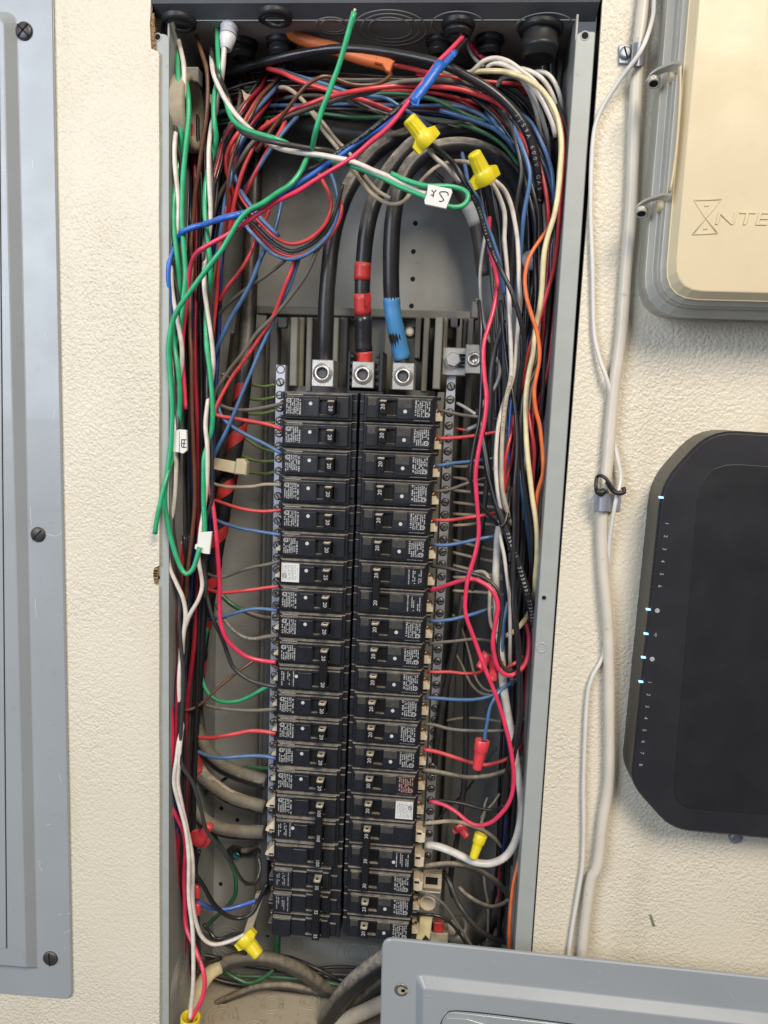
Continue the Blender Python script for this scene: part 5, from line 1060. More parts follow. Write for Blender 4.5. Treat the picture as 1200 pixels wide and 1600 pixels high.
W('grey', 6.0, 'grey wire crossing behind the first yellow nut', '545,158,46 565,166,44 580,171,42 600,178,44 620,184,46', 45)
# wires over the upper centre, right half
W('dgreen', 6.6, 'dark green wire arching behind the blue tape toward the right', '560,150,62 595,146,56 632,147,50 660,151,46 680,156,44 700,165,42 716,174,42 730,181,44 746,187,48 760,191,54 776,199,60', 50)
W('red', 6.4, 'red wire emerging from the torn orange sleeve', '606,100,26 622,103,28 642,107,30 665,113,30 690,118,32 715,122,36 745,126,40 775,129,44 800,131,48 820,134,54', 34)
W('dred', 6.0, 'dark red wire behind the white arcs at the top right', '650,118,50 690,124,50 730,128,50 770,130,50 805,133,52 824,150,60', 50)
W('dred', 6.0, 'dark red wire under the black cable at the upper right', '690,150,64 715,156,62 735,166,60 750,176,60 770,186,62', 62)
W('blue', 6.6, 'blue wire sloping down right above the main conductors', '688,173,44 705,177,42 720,182,40 740,188,38 756,194,37 770,200,37 786,212,38 798,224,42 808,240,50', 40)
W('blue', 6.6, 'darker blue wire joining it from above', '746,146,60 754,160,54 764,178,48 776,196,44 786,208,44 796,222,46 804,234,50', 48)
W('grey', 5.6, 'thin dusty wire crossing below the dark green one', '630,170,50 648,180,50 664,186,50 690,190,50 716,190,50 744,184,50', 50)
W('pink', 6.4, 'magenta wire dropping from the taped bushing to the right', '730,56,60 736,68,52 743,79,46 752,88,42 762,96,44', 48)
W('lgrey', 5.2, 'thin white wire beside the magenta one under the taped bushing', '730,66,56 734,78,50 740,89,46 748,98,42 756,104,42', 48)
W('dgrey', 13, 'thick black cable dropping from the largest bushing, left one', '846,66,60 850,90,60 850,118,62 850,150,70 850,200,84', 60, 'black_cable', 12, 'cable')
W('dgrey', 13, 'thick black cable dropping from the largest bushing, right one', '862,66,60 864,90,60 863,120,62 864,160,70 866,210,84', 60, 'black_cable', 12, 'cable')
# white arcs
W('white', 7.0, 'highest white wire arc at the upper right', '728,118,34 740,110,28 751,99,24 762,93,22 776,91,21 792,95,20 804,102,20 818,113,20 832,124,20 844,139,20 856,158,20 866,178,20 872,196,22 874,215,26', 20, seg=10)
W('white', 6.8, 'white wire arc just inside the highest one', '760,106,26 768,100,24 778,99,22 790,102,19 806,111,17 820,124,16 834,139,15 846,156,16 856,176,17 864,196,20 868,214,24', 20, seg=10)
W('white', 6.8, 'white wire arc starting further right', '808,108,26 818,108,24 832,113,22 846,122,22 858,138,24 866,156,26 872,176,30', 24)
W('white', 6.8, 'rightmost white wire arc under the largest bushing', '832,114,34 842,112,30 852,114,28 862,122,28 870,136,28 875,152,30 877,168,34 879,190,42', 30)
W('lgrey', 6.8, 'lower white wire arc turning down behind the blue wires', '777,135,36 782,125,32 790,120,28 802,119,24 814,124,20 824,136,20 834,152,24 843,172,30 850,194,36 855,216,42 857,244,50 856,280,60', 28, seg=10)
W('lgrey', 6.4, 'white wire falling steeply inside the lower arc', '818,130,30 828,146,34 836,168,40 842,194,46 846,220,54', 40)
o, p_, r_ = W('cream', 8.4, 'long cream-yellow wire arching over the right side and down the gutter', '690,112,44 716,116,36 745,112,28 770,111,22 788,112,18 803,116,14 818,121,12 832,129,10 844,138,8 855,151,6 865,168,4 872,188,3 876,210,2 877,235,1 875,265,1 873,290,1 870,315,1 865,340,1 858,362,2 852,385,3 849,408,4 847,445,6 844,475,9 838,505,14 835,525,16 832,555,16 827,580,16 823,605,16 821,635,15 822,680,14 824,710,13 828,745,12 832,780,12 836,805,12 839,835,14 839,870,17 836,905,22 834,930,28 826,958,30 815,975,32 804,986,34 791,993,38 779,995,42', 10, seg=12)
W('red', 6.8, 'red wire hugging the cream-yellow wire down the right side', '872,178,24 878,200,18 881,225,14 881,255,12 878,285,10 876,310,10 874,345,12 870,385,16 865,420,20 857,450,22 848,480,22 840,507,22 832,530,22 826,552,24 820,580,28 815,610,32 811,640,36 806,680,40 800,715,36 793,745,30 789,770,30', 14, seg=10)
W('dred', 6.2, 'darker red wire at the outer edge of the right gutter', '867,418,34 867,450,32 866,485,30 863,520,28 859,560,28 853,590,30 846,615,34 838,638,38 832,656,42', 30)
W('dgrey', 7.4, 'black wire closest to the right flange', '866,158,30 876,175,24 884,195,20 887,220,18 887,255,18 884,285,20 880,310,22 876,340,26 868,360,30 862,390,30 861,430,28 858,470,28 855,510,30 846,550,34 838,575,34 826,600,28 818,620,24 815,650,22 814,690,22 816,730,22 821,770,22 827,805,24 831,835,26 830,870,30 830,920,36 832,980,46', 22, seg=10)
W('orange', 6.6, 'orange wire winding down the right gutter', '870,320,30 864,342,22 856,358,14 845,373,8 834,389,4 826,404,2 822,420,1 820,440,1 823,466,1 828,484,1 833,500,1 838,515,1 841,530,1 843,550,1 842,568,1 838,588,1 835,605,2 835,625,2 838,645,3 843,664,4 846,690,5 848,715,6 848,740,8 844,755,10 839,775,14 838,800,18 840,830,24 841,860,30', 5, seg=10)
W('red', 6.2, 'red wire appearing beside the cream-yellow wire below the orange bend', '825,640,34 828,662,30 832,682,28 835,705,28 834,735,30 832,765,34 830,800,40', 30)
W('dblue', 8, 'dark blue wire near the right flange behind the orange wire', '866,400,50 866,450,48 864,500,46 862,560,44 858,610,42 852,640,42 846,670,44 842,700,46 840,740,50', 46)
W('bblue', 6.4, 'blue wire visible past the right red wire at mid height', '858,620,44 852,648,42 847,672,42 842,700,46', 44)
# right centre
W('white', 7.2, 'white wire leaving the second yellow nut and falling straight', '768,287,-8 775,297,-4 782,312,0 788,330,4 789,350,8 788,370,10 790,395,12 792,420,13 794,450,13 796,480,13 797,510,13 798,540,14 799,570,16 798,592,18 793,612,18 789,636,18 786,665,17 783,700,16 782,735,16 783,765,18 787,785,20 793,802,24 798,820,30', 10, seg=10)
W('white', 7.2, 'outer white wire leaving the second yellow nut', '772,282,-8 784,292,-3 792,304,1 799,322,4 804,345,6 808,370,7 810,400,8 811,440,9 812,470,10 810,500,14 808,525,16 805,560,18 801,590,20 794,612,22 784,640,16 778,668,12 775,705,12 775,740,14 778,770,16 782,792,20 788,815,26 793,835,32', 10, seg=10)
o, p_, r_ = W('dwhite', 7.2, 'printed white wire in the middle of the right bundle', '796,490,24 798,520,22 799,550,20 799,580,19 796,600,14 791,622,13 787,650,12 785,680,12 784,712,12 784,740,12 785,765,13 790,788,16 796,810,22', 15, seg=10)
wire_print(o, p_, r_, '4 CU 14AWG 600V 93P PVC 90C TYPE E 41D 52', 'ink', 0.05, 0.62)
o, p_, r_ = W('black', 8.0, 'printed black wire from the first yellow nut slanting down across the bundle', '668,224,-20 680,230,-18 692,240,-14 703,249,-12 714,262,-10 727,285,-10 738,305,-8 750,332,-6 760,368,-2 768,390,2 780,416,4 790,436,3 798,452,2 806,474,2 812,496,3 818,525,6 818,560,12 812,600,22 808,640,28', -6, seg=10)
wire_print(o, p_, r_, '12 AWG 600V TYPE MTW THHN', 'printdim', 0.2, 0.62)
W('white', 7.0, 'white wire from the first yellow nut passing under the black one', '668,228,-16 674,239,-14 683,249,-12 697,260,-8 708,272,-2 718,285,6', -10)
W('blue', 6.6, 'blue wire slanting beside the printed black wire', '722,240,40 727,262,20 731,283,6 738,297,2 748,312,1 754,330,2 760,350,3 767,368,4 773,386,5 780,407,6 783,430,10 788,460,16', 5, seg=10)
W('blue', 7.0, 'bright steel-blue wire rising to the black cable on the right', '796,184,30 802,198,20 808,212,14 816,230,10 824,252,8 828,272,7 827,290,7 822,315,8 818,340,10 815,370,14 813,400,18 808,440,24 804,480,30', 12, seg=10)
W('dgrey', 7.0, 'dusty black wire running close left of the steel-blue one', '780,170,34 792,182,24 800,200,18 806,222,14 812,245,12 815,265,12 813,285,12 808,310,14 804,345,18 801,385,22 800,430,26 800,480,30', 16, seg=10)
W('blue', 6.6, 'dark steel-blue wire arching down the outer right', '812,178,34 820,183,30 830,192,28 838,206,26 846,222,25 853,238,25 859,256,26 863,275,27 864,295,28 866,320,32 866,350,38', 28, seg=10)
W('blue', 6.0, 'faint blue wire inside the outer right arc', '836,222,40 840,238,38 848,256,36 856,276,36 861,298,36 863,330,40', 38)
W('red', 6.6, 'coral wire curving behind the printed black cable on the right', '810,206,40 818,218,36 824,230,34 827,244,34', 36)
W('red', 6.6, 'coral wire that meets the orange bend from above', '838,244,34 844,262,30 849,280,28 853,300,26 856,322,26 857,345,28 858,370,34', 28)
W('pink', 7.4, 'bright pink-red wire winding down in front of the right terminal bar to the breakers', '765,340,60 764,370,50 768,402,36 774,422,28 777,440,22 775,462,18 770,488,14 763,512,9 757,532,6 755,555,4 757,590,2 760,620,1 757,657,0 748,702,0 743,740,0 744,768,0 746,795,0 748,832,0 742,867,-1 731,904,-1 727,937,-1 727,955,-1 731,972,-1 743,1004,-1 755,1037,-1 764,1060,-1 773,1082,-1 785,1117,-1 791,1140,-1 797,1165,-1 802,1202,0 801,1235,1 794,1256,2 782,1272,4 767,1285,8 747,1290,14 730,1283,20 712,1268,28 692,1257,34 672,1252,40', 0, seg=12)
W('pink', 7.8, 'second pink-red wire leaving the tied pair and looping far right', '672,923,40 686,919,30 700,914,22 722,907,14 740,905,10 755,911,7 766,919,5 775,933,4 778,950,4 775,968,4 772,985,4 770,1005,4 772,1022,5 779,1045,6 792,1055,8 807,1052,11 821,1036,15 826,1015,20 826,995,26 822,970,34', 10, seg=12)
W('dgrey', 6.6, 'dusty black wire running inside the second pink-red loop', '674,884,40 700,888,30 722,893,24 745,898,18 762,906,14 775,918,11 782,935,10 783,960,10 781,980,9 779,1005,9 779,1025,9 784,1040,10 793,1048,12 804,1048,16', 15, seg=10)
W('red', 6.0, 'short coral wire below the second loop', '788,1046,22 798,1040,20 808,1034,22 818,1026,28', 22)
W('black', 6.8, 'thin black wire keeping just left of the pink-red one', '748,470,30 751,500,20 752,540,14 753,580,10 752,610,8 749,657,6 742,690,6 737,720,6 735,745,6 738,765,8 744,782,10 757,797,14 769,810,20 778,820,26', 10)
W('black', 7.0, 'front black wire falling beside the nearest side of the right flange', '782,470,40 785,500,34 789,540,30 794,580,26 800,612,22 805,640,20 808,690,18 806,735,16 804,765,15 803,840,14 802,915,12 801,942,10 804,970,8 808,1005,7 810,1045,6 811,1105,5 806,1145,4 798,1175,5 792,1205,8 789,1225,12 787,1255,20', 15, seg=10)
W('black', 6.6, 'second black wire crossing the front one lower down', '836,560,40 826,590,32 818,620,26 812,660,22 810,700,22 809,760,20 808,840,20 805,910,20 806,960,18 812,1010,16 814,1060,14 815,1110,12 808,1160,12 800,1200,12 796,1230,18', 20)
o, p_, r_ = W('black', 12.5, 'broad black cable with white lettering slanting down to the right flange', '749,640,50 752,675,42 758,705,36 763,735,30 772,772,24 784,810,20 796,842,18 808,877,17 820,915,18 828,945,22 832,975,30 833,1010,40', 25, 'printed_cable', 14, 'cable')
wire_print(o, p_, r_, '7358301  77358301 77395827 618 0511590', 'print', 0.50, 0.62, 0.5)
W('dgrey', 9, 'dark cable standing behind the pink-red wire beside the terminal bar', '786,500,50 775,540,46 768,580,44 766,630,46 764,680,50 762,730,56 756,800,64 748,860,72 738,920,80 728,980,88', 50)
W('black', 7.0, 'black wire with a knot between the broad cable and the white wires', '800,760,26 796,785,22 792,805,18 788,818,15 782,824,15', 20)
W('blue', 7.4, 'blue wire glimpsed between black wires on the right', '808,690,40 811,715,36 814,745,32 817,775,32 822,805,34 826,840,40 830,880,46', 36)
W('bblue', 7.0, 'deep blue wire behind the lettered cable', '800,620,50 797,660,48 795,700,46 796,740,46', 46)
W('dblue', 12, 'dark blue cable filling the right gutter at mid height', '838,690,56 834,740,52 832,800,50 832,860,50 828,920,52 820,990,56 816,1060,60', 54, 'blue_cable', 10, 'cable')
W('dblue', 10, 'second dark blue cable beside the first on the right', '818,760,60 820,820,56 822,880,54 820,950,54 814,1020,58', 56, 'blue_cable', 10, 'cable')
W('red', 6.4, 'red wire passing between the printed white wires and the black ones', '802,650,34 800,672,28 794,695,22 789,720,20 787,750,22 786,780,24 790,805,28 794,825,34', 24)
W('white2', 12.0, 'thick white cable sinking behind the loop and curving to the three pole breaker', '796,760,40 792,785,38 784,812,36 779,835,34 777,860,34 775,900,34 775,940,38 778,980,40 783,1015,36 786,1067,30 793,1112,26 800,1150,24 807,1193,22 812,1225,20 815,1255,18 813,1285,18 805,1315,20 790,1338,22 767,1349,26 742,1347,30 722,1338,34 700,1328,38 682,1322,42 666,1320,46', 30, 'white_cable', 14, 'cable')
W('white', 6.4, 'thin white wire beside the thick white cable', '780,822,24 783,845,22 788,870,22 792,900,22 796,935,22 797,970,24 797,1005,26 797,1035,30 800,1070,40', 24)
W('dwhite', 6.2, 'short cream wire bent over behind the pink-red loop', '740,894,50 752,893,44 761,898,38 765,912,34 765,935,32 765,960,30 768,978,28 775,990,28', 35)
W('lgrey', 5.8, 'white wire hanging left of the right bundle beside the plate edge', '758,368,50 753,400,46 750,430,44 751,462,44 754,490,46 759,512,50 766,535,54', 46)
W('lgrey', 6.2, 'white wire bowing out beside the socket lug and back to the terminal bar', '770,552,60 778,566,52 781,582,48 777,598,46 768,612,46 758,626,48 750,640,54 743,648,60', 50)
W('lgrey', 5.6, 'white wire end leaving the terminal bar at the upper right', '714,630,70 724,635,66 735,642,62 744,648,58', 64)
W('lgrey', 7.0, 'white sleeve on the thin red wire beside the terminal bar', '729,672,60 738,668,58 748,663,58 762,655,60', 60)
W('red', 4.6, 'thin red wire into the white sleeve at the terminal bar', '712,670,66 721,671,64 731,673,62', 64)
W('blue', 5.6, 'blue wire going behind the pink-red loop', '793,940,40 788,970,36 786,1000,34 783,1030,34 780,1050,38', 36)
# wires from the right breakers
def RW(c, w, lb, s, **k): return W(c, w, lb, s, 40, **k)
RW('grey', 5.4, 'dusty grey wire from the top right breaker', '682,640,44 692,642,42 705,645,40 725,649,42 750,652,46 770,655,52 788,656,60')
RW('red', 5.8, 'upper red wire from the second right breaker', '680,684,44 695,685,42 712,684,40 740,681,40 765,677,42 790,672,48')
RW('blue', 5.8, 'upper blue wire from the third right breaker', '678,727,44 690,727,42 706,724,42 735,721,42 772,716,46 785,712,52')
RW('grey', 5.4, 'curving grey wire from the fourth right breaker', '677,768,44 690,767,42 706,764,40 722,758,40 740,752,42 760,747,48')
RW('red', 5.8, 'bright red wire from the fifth right breaker', '675,812,44 690,813,42 710,812,40 735,808,40 756,805,42 776,801,48')
RW('blue', 6.2, 'pale blue wire from the sixth right breaker', '674,850,44 688,852,42 705,851,40 722,848,38 740,844,36 760,840,36 784,836,40')
RW('blue', 6.2, 'blue wire from the breaker under the tied right pair', '670,970,44 685,970,42 705,968,40 722,964,38 738,960,36 756,954,36 776,947,40')
RW('grey', 5.4, 'dusty grey wire under the blue one, right side', '670,1007,44 685,1004,42 710,1002,42 735,999,42 756,1000,46 772,1004,54')
RW('red', 5.4, 'red wire running into the translucent red nuts', '668,1050,44 685,1050,42 705,1050,40 722,1052,38 740,1052,34 750,1050,30 756,1044,26')
RW('blue', 5.8, 'half dusty blue wire bending up at the right', '664,1090,44 685,1091,42 710,1093,40 740,1093,38 765,1088,36 785,1078,34 800,1066,36 815,1054,44')
RW('grey', 5.4, 'long sagging grey wire low on the right', '662,1131,44 680,1133,42 698,1138,40 720,1141,38 750,1142,38 775,1142,38 795,1140,38 808,1134,40 822,1120,46 832,1104,54')
RW('red', 6.4, 'red wire passing behind the red nut', '661,1171,42 680,1174,40 700,1180,38 722,1187,36 742,1193,34 760,1195,33 778,1191,32 795,1184,32 812,1170,36 826,1152,44')
RW('dusty', 8.2, 'dusty thick black cable sagging below the red nut', '659,1204,42 680,1206,40 705,1211,38 730,1215,37 755,1214,37 775,1210,37 795,1202,38 815,1186,42 828,1160,50', name='black_cable', seg=12)
RW('black', 5.6, 'thin black wire crossing level behind the pink-red bottom curve', '672,1250,60 700,1252,58 724,1256,58 750,1263,56 775,1266,50 786,1258,40')
RW('tan', 6.0, 'tan striped wire below the white sticker breaker on the right', '664,1286,40 680,1285,40 700,1283,42 720,1285,46 740,1291,52 760,1300,60 778,1315,66 790,1335,72 802,1362,80')
RW('dusty', 9.0, 'dusty thick black cable from the three pole breaker arching right', '661,1355,42 680,1352,40 700,1350,39 722,1352,40 745,1358,42 765,1370,46 782,1384,52 798,1402,60 812,1426,70', name='black_cable', seg=12)
W('dgrey', 9.0, 'black upright cable left of centre in the right gutter', '733,940,96 729,985,92 728,1030,90 728,1080,90 728,1130,90 728,1177,90 724,1235,88 716,1300,88 708,1343,90 704,1377,92 708,1400,94', 90, 'black_cable', 10, 'cable')
W('dgrey', 11.0, 'black slanting cable running beside the right terminal bar', '724,930,76 718,970,74 711,1010,72 703,1045,72 695,1080,72 688,1120,72 682,1160,76 678,1200,84', 74, 'black_cable', 10, 'cable')
W('dgrey', 8.0, 'black cable curling from under the lower right lug to the right wall', '693,1362,80 704,1382,72 714,1408,66 724,1424,62 734,1438,60 748,1452,60 762,1462,62 780,1470,66 800,1474,74', 64, 'black_cable', 10, 'cable')
W('dusty', 7.0, 'doubled dusty black wire beside the curling cable', '717,1386,70 726,1396,66 740,1406,64 754,1413,64 770,1417,66 788,1411,72 802,1400,80', 66)
W('grey', 4.6, 'thin dusty wire arching from the lower right lug', '652,1394,50 664,1396,46 676,1400,44 690,1410,44 702,1424,46 712,1440,48 724,1458,50 738,1480,54', 46)
W('black', 5.0, 'thin black wire just under the lower right lug', '640,1424,60 656,1428,50 674,1429,46 692,1434,46 706,1444,48 720,1462,50 734,1484,54', 48)
W('tan', 5.0, 'brownish wire standing behind the lower right cables', '756,1366,96 759,1390,96 763,1412,96 763,1440,98 762,1470,100', 96)
W('orange', 5.4, 'orange-red wire along the flange at the lower right', '824,1300,40 814,1330,28 808,1355,20 802,1382,14 799,1405,12 797,1430,12 796,1455,14 796,1490,16', 18)
W('blue', 5.8, 'blue wire entering the tall red nut on the right', '804,1064,34 794,1070,24 784,1076,16 776,1086,12 769,1098,10 764,1112,9 761,1130,9 758,1146,9 757,1162,10', 12, seg=10)
W('dusty', 26, 'thick grey cable low behind the right wires, upper one', '806,1330,118 790,1380,112 772,1420,108 752,1448,108 732,1470,110', 110, 'grey_cable', 14, 'cable')
W('dusty', 24, 'thick grey cable low behind the right wires, lower one', '812,1400,118 798,1430,112 780,1456,110 760,1480,110', 112, 'grey_cable', 14, 'cable')
W('tan', 4.0, 'thin twisted tan wire pair above the small yellow nut', '781,1240,80 770,1256,78 760,1266,76 752,1278,74 756,1290,70 750,1304,60', 74)
W('tan', 4.2, 'thin tan wire bending over the twisted pair', '762,1246,80 757,1258,78 757,1272,74 751,1288,66 748,1306,58', 74)
# neutral stubs under the bundle
stubs = [('dwhite', 747, 755, 744), ('dwhite', 767, 770, 760), ('dwhite', 786, 790, 760), ('dwhite', 804, 805, 758), ('dwhite', 822, 818, 760), ('dwhite', 845, 858, 775), ('dwhite', 864, 876, 775), ('dwhite', 884, 898, 775), ('dwhite', 903, 902, 770), ('dwhite', 924, 926, 770), ('dwhite', 730, 728, 745)]
for i, (c, ya, yb, xe) in enumerate(stubs):
    W(c, 5.2, 'dusty white neutral wire leaving the right terminal bar under the bundle', '%d,%d,80 %d,%d,78 %d,%d,84 %d,%d,94' % (708, ya - 1, 728, (ya * 2 + yb) / 3, xe - 10, yb, xe + 30, yb + 5), 80, group='dusty neutral wires on the right terminal bar')
W('tan', 4.6, 'tan wire sagging behind the translucent red nuts', '708,960,84 722,985,86 733,1020,86 742,1055,86 755,1075,86 770,1080,86 790,1074,88', 86)
W('tan', 4.6, 'second tan wire sagging lower behind the translucent red nuts', '706,1010,84 722,1040,86 736,1068,86 752,1083,86 772,1086,86', 86)
W('tan', 4.4, 'faint tan wire crossing level behind the sagging grey wire', '698,1126,92 720,1122,92 745,1122,92 775,1126,94 795,1130,96', 92)
W('dgrey', 3.6, 'thin dark wire crossing obliquely on the back wall', '776,1168,100 755,1196,100 728,1236,100 700,1262,100 682,1284,100', 100)
# ---- from the left gutter to the left breakers
W('grey', 6.4, 'dusty dark wire falling from the coil to the top left breaker', '500,385,34 494,394,34 486,414,38 474,436,42 458,458,46 442,478,48 420,502,50 400,522,50 382,548,48 360,576,46 348,594,46 338,610,48 334,625,52 342,632,56 356,638,54 374,641,52 395,640,50 418,636,46 436,632,42 448,630,40', 45, seg=10)
o, p_, r_ = W('red', 6.4, 'printed red wire falling from the coil to the second left breaker', '461,404,36 456,420,38 448,440,40 439,463,44 430,487,48 418,510,52 406,527,54 390,551,52 375,572,50 362,590,48 352,607,46 343,624,44 336,640,42 338,648,44 348,651,44 362,653,44 390,658,44 418,663,44 442,671,42', 45, seg=10)
wire_print(o, p_, r_, '12 AWG 600V THHN MTW GAS AND OIL', 'ink', 0.26, 0.6)
W('blue', 6.4, 'blue wire dropping from the coil across the left bundle', '467,404,38 463,416,40 456,438,44 448,456,46 440,470,50 428,497,54 418,522,56 406,548,54 392,582,50 378,615,46 366,645,42 352,677,40 340,700,42 330,722,50 322,745,62', 46, seg=10)
W('blue', 6.4, 'blue wire slanting down to the third left breaker', '341,634,50 344,646,48 350,655,46 362,666,44 382,678,42 402,688,42 420,697,42 441,709,40', 44, seg=10)
W('blue', 7.6, 'blue wire slanting left behind the long green wire', '416,386,52 408,402,48 400,422,46 390,446,44 381,463,44 371,480,44 361,497,46 350,520,48 341,540,52 332,562,60', 48, seg=10)
W('blue', 6.2, 'blue strand rising up from behind the coil', '444,300,60 438,325,60 432,350,56 424,372,54 416,388,52', 56)
W('grey', 5.8, 'dusty black wire slanting left from the coil bottom', '446,406,40 436,415,42 416,430,46 396,444,50 376,458,54 356,476,60 340,494,66', 50)
W('red', 6.6, 'short red wire ending in a cut tip left of the main black cable', '424,316,60 416,340,58 404,356,56 398,376,54 393,392,52 386,406,50 379,418,50 368,433,52 356,447,52 348,460,54 342,474,58', 54)
o, p_, r_ = W('tan', 5.8, 'crusty grey wire into the fourth left breaker', '330,755,60 345,759,54 360,761,50 378,761,46 396,760,44 412,757,42 428,757,42 440,758,40', 46)
W('red', 5.8, 'printed dark red wire into the fifth left breaker', '333,781,60 345,785,54 360,790,50 378,795,46 396,798,44 414,799,42 428,798,42 440,797,40', 46)
W('blue', 5.8, 'pale blue wire into the sixth left breaker', '332,810,62 345,816,54 360,821,50 378,826,46 396,829,44 414,832,42 428,834,42 440,836,40', 46)
W('grey', 5.6, 'dusty grey wire into the white sticker breaker on the left', '314,888,62 320,894,58 331,900,54 346,902,50 360,898,48 376,892,44 396,886,42 418,882,42 440,876,40', 48)
W('red', 6.0, 'red wire running level to the breaker under the white sticker', '316,912,62 324,920,58 334,924,54 350,926,50 372,924,46 396,921,44 418,918,42 436,916,40', 48)
W('blue', 6.0, 'blue wire humping level to the ninth left breaker', '294,958,66 303,965,62 316,968,58 332,967,54 347,964,50 364,959,46 385,953,44 402,951,42 418,952,42 434,954,40', 50)
o, p_, r_ = W('grey', 7.0, 'dark printed wire sagging to the tied left pair', '338,944,60 346,960,54 354,973,50 366,986,46 378,994,44 390,998,42 402,998,42 416,995,42 436,993,40', 46, seg=10)
wire_print(o, p_, r_, '93F 41 90 THHN MTW', 'print', 0.18, 0.6)
W('pink', 7.4, 'heavier red wire running down and right to the tied left pair', '322,740,40 326,760,36 331,780,34 334,800,32 337,826,30 339,850,28 341,880,28 343,915,28 343,945,28 344,968,28 348,985,28 354,998,30 362,1008,32 372,1017,34 384,1025,36 398,1030,38 414,1033,40 432,1035,40', 30, seg=12)
W('dgrey', 7.0, 'dark wire sliding behind the heavier red wire to the lower left pair pole', '312,890,46 318,910,44 324,935,42 330,958,40 336,974,40 344,990,42 351,1008,44 357,1026,44 364,1042,44 374,1052,44 386,1060,44 402,1067,42 418,1071,42 434,1073,40', 42, seg=10)
W('brown', 4.6, 'thin bare brown wire crossing diagonally left of the breakers', '286,1110,40 296,1109,40 306,1105,42 318,1097,44 330,1085,46 344,1072,50 358,1061,54 370,1051,58 384,1041,64 398,1031,70', 48)
W('lgreen', 5.0, 'small green ground wire at the back of the left bundle', '345,584,80 352,586,80 358,590,84', 80)
W('green', 6.8, 'green wire hanging in a deep loop left of the breakers', '324,980,84 320,1000,80 316,1025,76 314,1045,74 316,1062,72 322,1078,70 330,1088,70 342,1095,70 358,1097,70 376,1094,70 394,1086,70 410,1077,70 424,1070,72', 74, seg=10)
W('dgreen', 9.0, 'thick green wire fading into dusty black near the ninth breaker', '334,912,90 345,928,88 358,941,86 370,949,86 384,955,84', 86, seg=10)
W('dusty', 8.0, 'dusty black continuation of the thick green wire', '380,953,85 394,960,82 408,964,80 426,966,78', 80)
W('grey', 5.8, 'dusty grey wire along the lowest part of the green loop', '292,1070,66 297,1082,62 306,1093,58 318,1100,54 332,1105,50 354,1108,46 380,1110,44 404,1110,42 434,1108,40', 50)
W('red', 6.6, 'lower red wire running level to a left breaker above the tan cables', '292,1138,60 301,1147,56 313,1152,54 330,1153,50 348,1150,46 370,1146,44 392,1142,42 412,1143,42 432,1146,40', 48, seg=10)
W('blue', 6.2, 'pale grey-blue wire running level above the tan cables', '292,1162,60 300,1169,58 310,1175,56 322,1180,52 334,1183,50 352,1184,46 374,1182,44 398,1181,42 416,1182,42 432,1185,40', 48, seg=10)
for i, (a, lb) in enumerate(((('386,599,96 398,602,90 412,604,84 430,601,80'), 'topmost green ground wire on the left terminal bar'), ('382,621,96 396,624,90 412,624,84 430,620,80', 'second green ground wire on the left terminal bar'),
    ('380,646,96 394,647,90 412,646,84 430,641,80', 'third green ground wire on the left terminal bar'), ('376,660,98 396,661,90 414,661,84 432,660,80', 'faint green ground wire behind the upper red wire'),
    ('374,680,96 386,687,92 400,696,88 414,702,84 430,706,80', 'green ground wire drooping beside the slanting blue wire'), ('368,708,96 380,713,92 396,719,88 412,721,84 430,720,80', 'green ground wire right of the cable tie'),
    ('376,735,96 390,738,92 406,740,88 418,740,84 430,737,80', 'lowest green ground wire, below the cable tie'))):
    W('lgreen', 5.0, lb, a, 88)
W('dgreen', 5.6, 'dark green wire arching above the middle tan cable', '424,1200,80 409,1200,84 392,1198,88 378,1200,92 362,1210,98 344,1222,104 326,1235,108 312,1248,112', 95)
W('dgreen', 6.4, 'dark green wire curving down under the tan cables to the bottom', '330,1298,112 338,1312,110 350,1330,110 360,1348,110 367,1366,110 369,1385,110 366,1402,110 352,1420,112 334,1436,114 318,1452,116', 110)
W('dgreen', 10.5, 'short dark green cable standing under the left breakers', '433,1455,110 433,1475,112 433,1492,116', 110, 'green_cable')
# ---- lower left
W('pink', 7.0, 'pink-red wire along the left flange running down to the bottom yellow nut', '264,990,30 261,1020,22 262,1045,16 264,1070,14 266,1095,13 268,1130,12 269,1160,12 267,1190,12 264,1220,14 265,1248,16 271,1266,16 280,1284,16 287,1300,18 290,1325,20 289,1350,22 288,1375,22 289,1410,20 290,1440,18 294,1458,14 303,1478,8 311,1498,2 317,1515,-3 320,1535,-6 317,1556,-9 310,1572,-11 303,1584,-12 298,1594,-13', 12, seg=10)
W('bblue', 7.0, 'vivid blue wire crossing the bottom left to the lowest left breaker', '270,1240,60 268,1265,50 266,1290,44 268,1315,42 272,1338,40 278,1358,40 284,1380,42 292,1396,44 302,1406,46 316,1413,50 332,1419,54 350,1421,58 366,1418,62 382,1413,66 402,1407,70', 50, seg=10)
W('black', 6.6, 'black wire slanting down from the left flange and up to the 35 amp breaker', '266,1300,30 272,1318,28 282,1338,28 294,1354,30 308,1370,32 320,1388,36 331,1408,40 342,1421,44 356,1431,48 372,1435,52 386,1432,54 396,1424,56 404,1408,60 412,1392,62 418,1380,64', 40, seg=10)
W('black', 5.8, 'black wire making a wide loop at the bottom left', '284,1416,60 274,1428,56 268,1446,52 266,1466,52 270,1484,54 278,1496,58 292,1503,62 308,1506,68 328,1503,76 346,1497,84', 62)
W('dred', 5.4, 'dark red wire hanging in a narrow loop at the bottom left', '266,1310,50 268,1350,50 269,1395,50 271,1440,50 273,1470,50 279,1489,50 286,1493,50 289,1484,50 289,1460,52 287,1430,56', 52)
W('brown', 6.0, 'dark brown wire curving along the bottom left wall', '264,1460,70 265,1485,70 270,1500,72 282,1512,76 296,1519,82 312,1522,90', 76)
